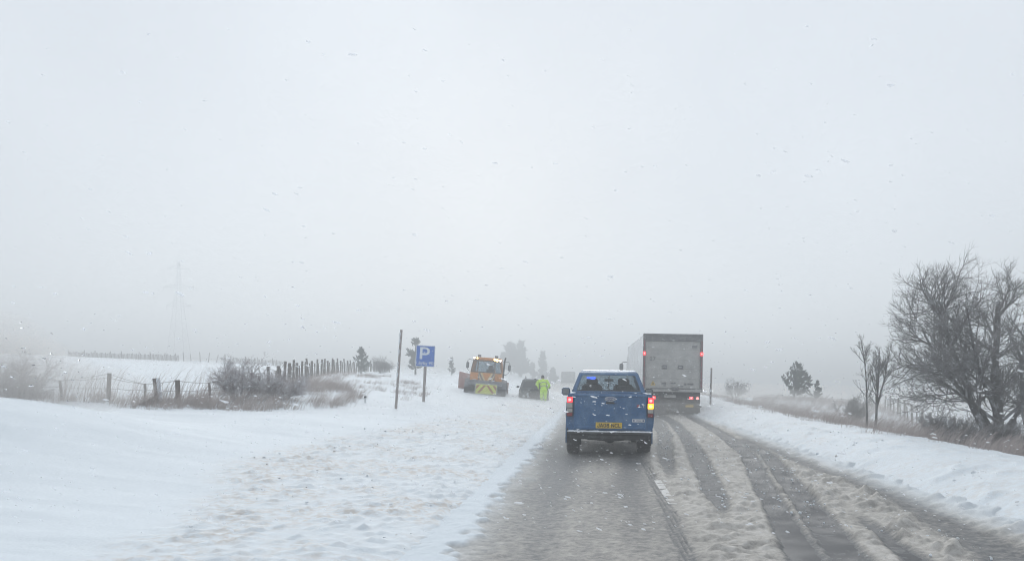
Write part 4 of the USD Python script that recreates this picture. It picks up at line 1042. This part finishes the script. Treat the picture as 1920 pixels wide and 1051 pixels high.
conifer('spruce_tree', 'hazy thin spruce spire above the person in yellow', at(1018, 724, 200), 7.8, 3.0, 53, dens=1.0, wind=.05, clump=1.1)
conifer('spruce_tree', 'hazy low spruce left of the thin spire', at(998, 724, 200), 4.4, 3.7, 54, dens=1.0, wind=.1, clump=1.2)
conifer('spruce_tree', 'hazy squat spruce at the left of the group behind the plough', at(944, 724, 200), 5.1, 4.1, 55, dens=1.0, wind=.1, clump=1.2)
conifer('spruce_tree', 'very faint spruce between the far lorry and the thin spire', at(1036, 722, 190), 4.6, 3.4, 56, dens=1.0, wind=.1, clump=1.2)

# ------------------------------------------------------------------ grass, as masses
m_grass = M('winter_grass', {'t': ('translucent_bsdf', {}), 'x': ('mix_closure', {'fac': .5}), 'g': ('geometry', {}), 'o': ('object_info', {}),
                             'r': ('rgb_ramp', {'ramp': [(0, (0.36, 0.32, 0.305)), (.16, (0.45, 0.405, 0.385)), (.26, (0.52, 0.475, 0.455)), (.34, (0.60, 0.59, 0.585)), (.38, (0.68, 0.71, 0.74)), (1, (0.70, 0.74, 0.77))]}), 'p': ('principled_bsdf', {'roughness': .8})},
            [('g.random_per_island', 'r.fac'), ('r.color', 'p.base_color'), ('r.color', 't.color'), ('p.BSDF', 'x.closure1'), ('t.BSDF', 'x.closure2')], surface='x.closure')


def tuft(rng, n, h, spread, bend, w):
    v, f = [], []
    for k in range(n):
        b = np.array([rng.normal(0, spread), rng.normal(0, spread), -.04])
        hh = h * rng.uniform(.45, 1.15)
        lean = np.array([bend * rng.uniform(.3, 1.5), rng.normal(0, .25), 0])
        a = rng.uniform(0, math.pi)
        s = np.array([math.cos(a), math.sin(a), 0]) * w * rng.uniform(.7, 1.3)
        p = [b, b + np.array([0, 0, hh * .45]) + lean * hh * .22, b + np.array([0, 0, hh * .8]) + lean * hh * .62, b + np.array([0, 0, hh * .95]) + lean * hh * 1.05]
        i = len(v)
        v += [p[0] - s, p[0] + s, p[1] - s * .8, p[1] + s * .8, p[2] - s * .55, p[2] + s * .55, p[3]]
        f += [(i, i + 1, i + 3), (i, i + 3, i + 2), (i + 2, i + 3, i + 5), (i + 2, i + 5, i + 4), (i + 4, i + 5, i + 6)]
    return np.array(v), np.array(f)


def scatter(name, label, protos, mat, pos, yaw, scale, seed, tilt=None, cat_=None, kind='stuff', smooth=False, nonuni=None):
    rng = np.random.default_rng(seed)
    pi = UsdGeom.PointInstancer.Define(stage, numbered('/World', name))
    paths = []
    for k, pm in enumerate(protos):
        paths.append(usdkit.mesh(stage, f'{pi.GetPath()}/prototypes/{name}_piece_{k:03d}' if k else f'{pi.GetPath()}/prototypes/{name}_piece', pm, mat, smooth=smooth).GetPath())
    pi.CreatePrototypesRel().SetTargets(paths)
    n = len(pos)
    pi.CreateProtoIndicesAttr(Vt.IntArray.FromNumpy(rng.integers(0, len(protos), n).astype(np.int32)))
    pi.CreatePositionsAttr(Vt.Vec3fArray.FromNumpy(np.asarray(pos, np.float32)))
    qs = []
    for k in range(n):
        q = Gf.Rotation(Gf.Vec3d(0, 0, 1), float(yaw[k]))
        if tilt is not None:
            q = Gf.Rotation(Gf.Vec3d(*map(float, tilt[k][:3])), float(tilt[k][3])) * q
        qs.append(Gf.Quath(q.GetQuat()))
    pi.CreateOrientationsAttr(Vt.QuathArray(qs))
    sc_ = np.repeat(np.asarray(scale, float)[:, None], 3, 1) if nonuni is None else nonuni
    pi.CreateScalesAttr(Vt.Vec3fArray.FromNumpy(sc_.astype(np.float32)))
    tag(pi.GetPrim(), label, cat_, kind=kind)
    return pi


def region(poly, n, seed, keep=None):
    from shapely.geometry import Polygon
    from shapely import contains_xy
    rng = np.random.default_rng(seed)
    P = Polygon(poly)
    x0, y0, x1, y1 = P.bounds
    out = np.zeros((0, 2))
    while len(out) < n:
        c = rng.uniform((x0, y0), (x1, y1), (n * 2, 2))
        ok = contains_xy(P, c[:, 0], c[:, 1])
        if keep is not None:
            ok &= rng.uniform(0, 1, len(c)) < keep(c[:, 0], c[:, 1])
        out = np.vstack([out, c[ok]])
    return out[:n]


tr_ = np.random.default_rng(77)
tall = [tuft(tr_, 15, .48, .11, .75, .0060) for _ in range(4)]
short = [tuft(tr_, 14, .28, .09, .6, .0055) for _ in range(3)]
stems = [tuft(tr_, 5, 1.0, .12, .45, .006) for _ in range(4)]


def patch(label, protos, poly, n, seed, s=(.6, 1.2), keep=None, name='grass'):
    c = region(poly, n, seed, keep)
    rng = np.random.default_rng(seed + 1)
    pos = np.column_stack([c, ground(c[:, 0], c[:, 1])])
    return scatter(name, label, protos, m_grass, pos, rng.normal(0, 22, n), rng.uniform(*s, n), seed + 2)


def clump(sc_, thr, seed):
    return lambda x, y: sstep(thr - .12, thr + .12, fbm(x, y, sc_, 3, seed))


patch('straw-brown grass bent by the wind below the left bush', tall, [(-12.8, 21), (-11.0, 20.6), (-9.2, 22.0), (-7.9, 24.5), (-8.6, 29), (-10.8, 34), (-13.2, 37), (-12.4, 30)], 430, 101, (.55, 1.15), clump(1.6, .42, 7))
patch('snowy grass along the foot of the left fence', short, [(-16, 20.5), (-11.5, 20.0), (-8.8, 21), (-9.0, 24), (-12, 24), (-16, 22.5)], 190, 111, (.6, 1.2), clump(1.2, .45, 9))
patch('grass along the rising fence on the left', tall, [(-12.6, 30), (-11, 33), (-14.5, 45), (-18, 60), (-20.3, 60), (-16.8, 45)], 170, 121, (.45, .9), clump(2.5, .42, 10))
patch('tall dead stems among the left fence posts', stems, [(-15.8, 20.6), (-12.5, 21.6), (-10.5, 21.6), (-11.2, 23.2), (-15.2, 22.0)], 60, 131, (.75, 1.35), name='dead_stems')
patch('sparse grass poking through the snow left of the parking sign', short, [(-9.8, 30), (-7.2, 30), (-8.5, 44), (-15, 56), (-17, 56)], 210, 141, (.5, 1.1), clump(2.2, .55, 12))
patch('snow-dusted brown grass on the right bank', tall, [(6.3, 14.5), (7.6, 12.5), (9.8, 16), (12.5, 26), (17.0, 44), (20, 56), (12, 58), (9.3, 45), (7.2, 30), (6.3, 21)], 1500, 151, (.45, 1.0), clump(2.0, .38, 13))
patch('sparse grass along the crest of the right verge', short, [(5.9, 16), (6.6, 16), (7.6, 30), (9.6, 46), (11.5, 70), (9.5, 75), (7.4, 46), (6.3, 30)], 420, 161, (.5, 1.1), clump(1.5, .5, 14))
patch('grass around the feet of the trees at the right', tall, [(7.3, 13.5), (10.5, 15.2), (13.5, 19), (13.5, 24), (9.5, 20)], 420, 171, (.5, 1.0))

# clods of old snow thrown onto the left verge
m_clod = M('old_snow', {'g': ('geometry', {}), 'n': ('noise_texture', {'scale': 14.0, 'detail': 5.0}), 'o': ('object_info', {}),
                        'r': ('rgb_ramp', {'ramp': [(0, (0.66, 0.70, 0.73)), (.7, (0.61, 0.64, 0.66)), (1, (0.50, 0.47, 0.44))]}), 'b': ('bump', {'strength': .6, 'distance': .02}), 'p': ('principled_bsdf', {'roughness': .75})},
           [('g.position', 'n.vector'), ('o.random', 'r.fac'), ('r.color', 'p.base_color'), ('n.fac', 'b.height'), ('b.normal', 'p.normal')], surface='p.BSDF')


def clod(rng):
    m = trimesh.creation.icosphere(2, 1.0)
    v = np.array(m.vertices)
    v = v * (0.72 + .55 * meshkit.fbm(v * 1.6 + rng.uniform(0, 50, 3), 3, int(rng.integers(99))))[:, None] * rng.uniform(.7, 1.15, 3)
    return v, np.array(m.faces)


cr = np.random.default_rng(5)
clods = [clod(cr) for _ in range(6)]
c = region([(-1.55, 5.8), (-4.4, 5.8), (-5.9, 12), (-5.4, 16), (-4.2, 28), (-1.9, 40), (-1.6, 20)], 260, 201, lambda x, y: spill(x, y) * sstep(.40, .60, fbm(x, y, .9, 3, 17)) + .02)
rs = np.random.default_rng(6)
s_ = .009 + .016 * rs.uniform(0, 1, len(c)) ** 3
scatter('snow_clods', 'lumps of old snow thrown up along the left verge', clods, m_clod, np.column_stack([c, ground(c[:, 0], c[:, 1]) + .018]), rs.uniform(0, 360, len(c)), s_, 202, smooth=True, nonuni=np.column_stack([s_ * rs.uniform(.8, 1.5, len(c)), s_ * rs.uniform(.8, 1.3, len(c)), s_ * rs.uniform(.35, .6, len(c))]))
c = region([(3.95, 6.5), (5.6, 9), (5.9, 20), (6.2, 34), (4.9, 34), (4.2, 18)], 160, 211, lambda x, y: sstep(.45, .62, fbm(x, y, .8, 3, 19)) + .05)
s_ = .008 + .028 * rs.uniform(0, 1, len(c)) ** 3
scatter('snow_clods', 'lumps of old snow scattered over the right verge', clods, m_clod, np.column_stack([c, ground(c[:, 0], c[:, 1]) - .005]), rs.uniform(0, 360, len(c)), s_, 212, smooth=True)
c = region([(1.2, 6), (3.6, 6), (3.9, 16), (3.2, 24), (1.6, 24)], 900, 221, lambda x, y: sstep(.42, .62, fbm(x, y, .5, 3, 20)))
s_ = .005 + .016 * rs.uniform(0, 1, len(c)) ** 3
scatter('slush_crumbs', 'crumbs of brown slush strewn over the right lane', clods[:3], m_clod, np.column_stack([c, np.full(len(c), .035)]), rs.uniform(0, 360, len(c)), s_, 222, smooth=True)

# ------------------------------------------------------------------ pylon in the distance
py = 140.0
pp = pt(335, 640, py)
m_pyl = plain('galvanised_steel', (0.58, 0.60, 0.62), .6)
pz = float(ground(pp[0], py))
H = 1.6 + (709 - 490) * py / F - pz
pyl = thing('pylon', 'very faint lattice electricity pylon in the haze over the field', 'pylon', (pp[0], py, pz), 6)


def leg_at(z):
    return 1.5 * (1 - z / H) ** 1.25 + .11


leg_pts = [(sx, sy) for sx in (-1, 1) for sy in (-1, 1)]
zl = np.linspace(-.3, H, 12)
for sx, sy_ in leg_pts:
    obj('leg', tube([(sx * leg_at(max(z, 0)), sy_ * leg_at(max(z, 0)), z) for z in zl], [.020] * len(zl), 4), m_pyl, pyl)
br = []
for a, b in zip(zl[:-1], zl[1:]):
    a = max(a, 0)
    for sx, sy_, tx, ty in ((-1, -1, 1, -1), (1, -1, -1, -1), (-1, 1, 1, 1), (1, 1, -1, 1), (-1, -1, -1, 1), (-1, 1, -1, -1), (1, -1, 1, 1), (1, 1, 1, -1)):
        br.append(tube([(sx * leg_at(a), sy_ * leg_at(a), a), (tx * leg_at(b), ty * leg_at(b), b)], [.008] * 2, 4))
obj('bracing', cat(br), m_pyl, pyl)
for f, L in ((.93, 1.9), (.745, 2.65), (.56, 2.1)):
    z = H * f
    obj('cross_arm', cat([tube([(sx * leg_at(z), sy_ * leg_at(z), z + dz), (sx * L, 0, z)], [.018] * 2, 4) for sx in (-1, 1) for sy_ in (-1, 1) for dz in (-.1, .55)] + [tube([(sx * L, 0, z), (sx * L, 0, z - .7)], [.03, .03], 5) for sx in (-1, 1)]), m_pyl, pyl)

# ------------------------------------------------------------------ snow in the air
fr_ = np.random.default_rng(12)
n = 52000
yy_ = 3.5 + 44 * fr_.uniform(0, 1, n) ** .8
xx_ = fr_.uniform(-.78, .58, n) * yy_
zz_ = EYE + fr_.uniform(-.2, .46, n) * yy_
ok = zz_ > ground(xx_, yy_) + .05
ok &= fr_.uniform(0, 1, n) < np.exp(-np.clip(zz_ - .5, 0, 50) / 1.1) + .012
ok &= (zz_ < 22) & ~((np.abs(xx_) < .6) & (yy_ < 4))
pos = np.column_stack([xx_, yy_, zz_])[ok]
m_flake = M('snow_flake', {'d': ('diffuse_bsdf', {'color': (.82, .85, .88)}), 'l': ('translucent_bsdf', {'color': (.90, .92, .95)}), 't': ('transparent_bsdf', {}), 'a': ('mix_closure', {'fac': .62}), 'x': ('mix_closure', {'fac': .45})},
            [('d.BSDF', 'a.closure1'), ('l.BSDF', 'a.closure2'), ('a.closure', 'x.closure1'), ('t.BSDF', 'x.closure2')], surface='x.closure')
flake = [(lambda v, f: (v * (1 + fr_.uniform(-.35, .35, (len(v), 1))), f))(np.array(trimesh.creation.icosphere(1, 1.0).vertices), np.array(trimesh.creation.icosphere(1, 1.0).faces)) for _ in range(4)]
s0 = .0031 + .0050 * fr_.uniform(0, 1, len(pos)) ** 2.5
non = np.column_stack([s0 * fr_.uniform(1.8, 3.6, len(pos)), s0 * 1.2, s0 * .75])
tl2 = np.column_stack([np.zeros(len(pos)), np.ones(len(pos)), np.zeros(len(pos)), fr_.normal(12, 9, len(pos))])
scatter('snowflakes', 'snowflakes driven through the air by the wind', flake, m_flake, pos, fr_.normal(0, 20, len(pos)), s0, 13, tilt=tl2, nonuni=non)
# ------------------------------------------------------------------ the snow filled air
m_haze = M('snow_haze', {'v': ('principled_volume', {'color': (0.92, 0.968, 1.0), 'density': 0.0080, 'anisotropy': 0.34})}, volume='v.volume')
zmin = float(Z.min()) - 1.0
hz = obj('haze', box(((-80), 430, (zmin + 24.5) / 2), (1424, 960, 24.5 - zmin)), m_haze, smooth=False)
tag(hz, 'pale snow filled air that fades the far things', kind='stuff')
# ---- drifting snow close to the ground
def blow(name, dens):
    return M(name, {'v': ('principled_volume', {'color': (0.985, 0.995, 1.0), 'density': dens, 'anisotropy': 0.45})}, volume='v.volume')


tag(obj('ground_drift', box((-4, 75, -.4), (60, 110, 2.6)), blow('ground_drift_air', .018), smooth=False), 'low veil of snow blowing along the ground', kind='stuff')
m_puff = blow('puff_air', .20)
for c_, r_ in (((-11.0, 14.4, 1.65), (1.5, 1.6, .8)), ((-9.9, 14.6, 1.4), (1.5, 1.4, .5)), ((-12.6, 15.6, 2.0), (1.7, 1.5, 1.1))):
    tag(obj('blowing_snow', sphere(c_, r_, 3), m_puff, smooth=True), 'cloud of snow blowing over the left bank', kind='stuff')
tag(obj('wheel_spray', sphere((3.0, 35.0, .35), (2.4, 4.0, .75), 3), blow('spray_air', .035), smooth=True), 'spray of snow round the lorry wheels', kind='stuff')
tag(obj('wheel_spray', sphere((0.35, 15.9, .12), (1.25, 1.3, .34), 3), blow('spray_air_near', .07), smooth=True), 'thin spray of snow round the pickup wheels', kind='stuff')
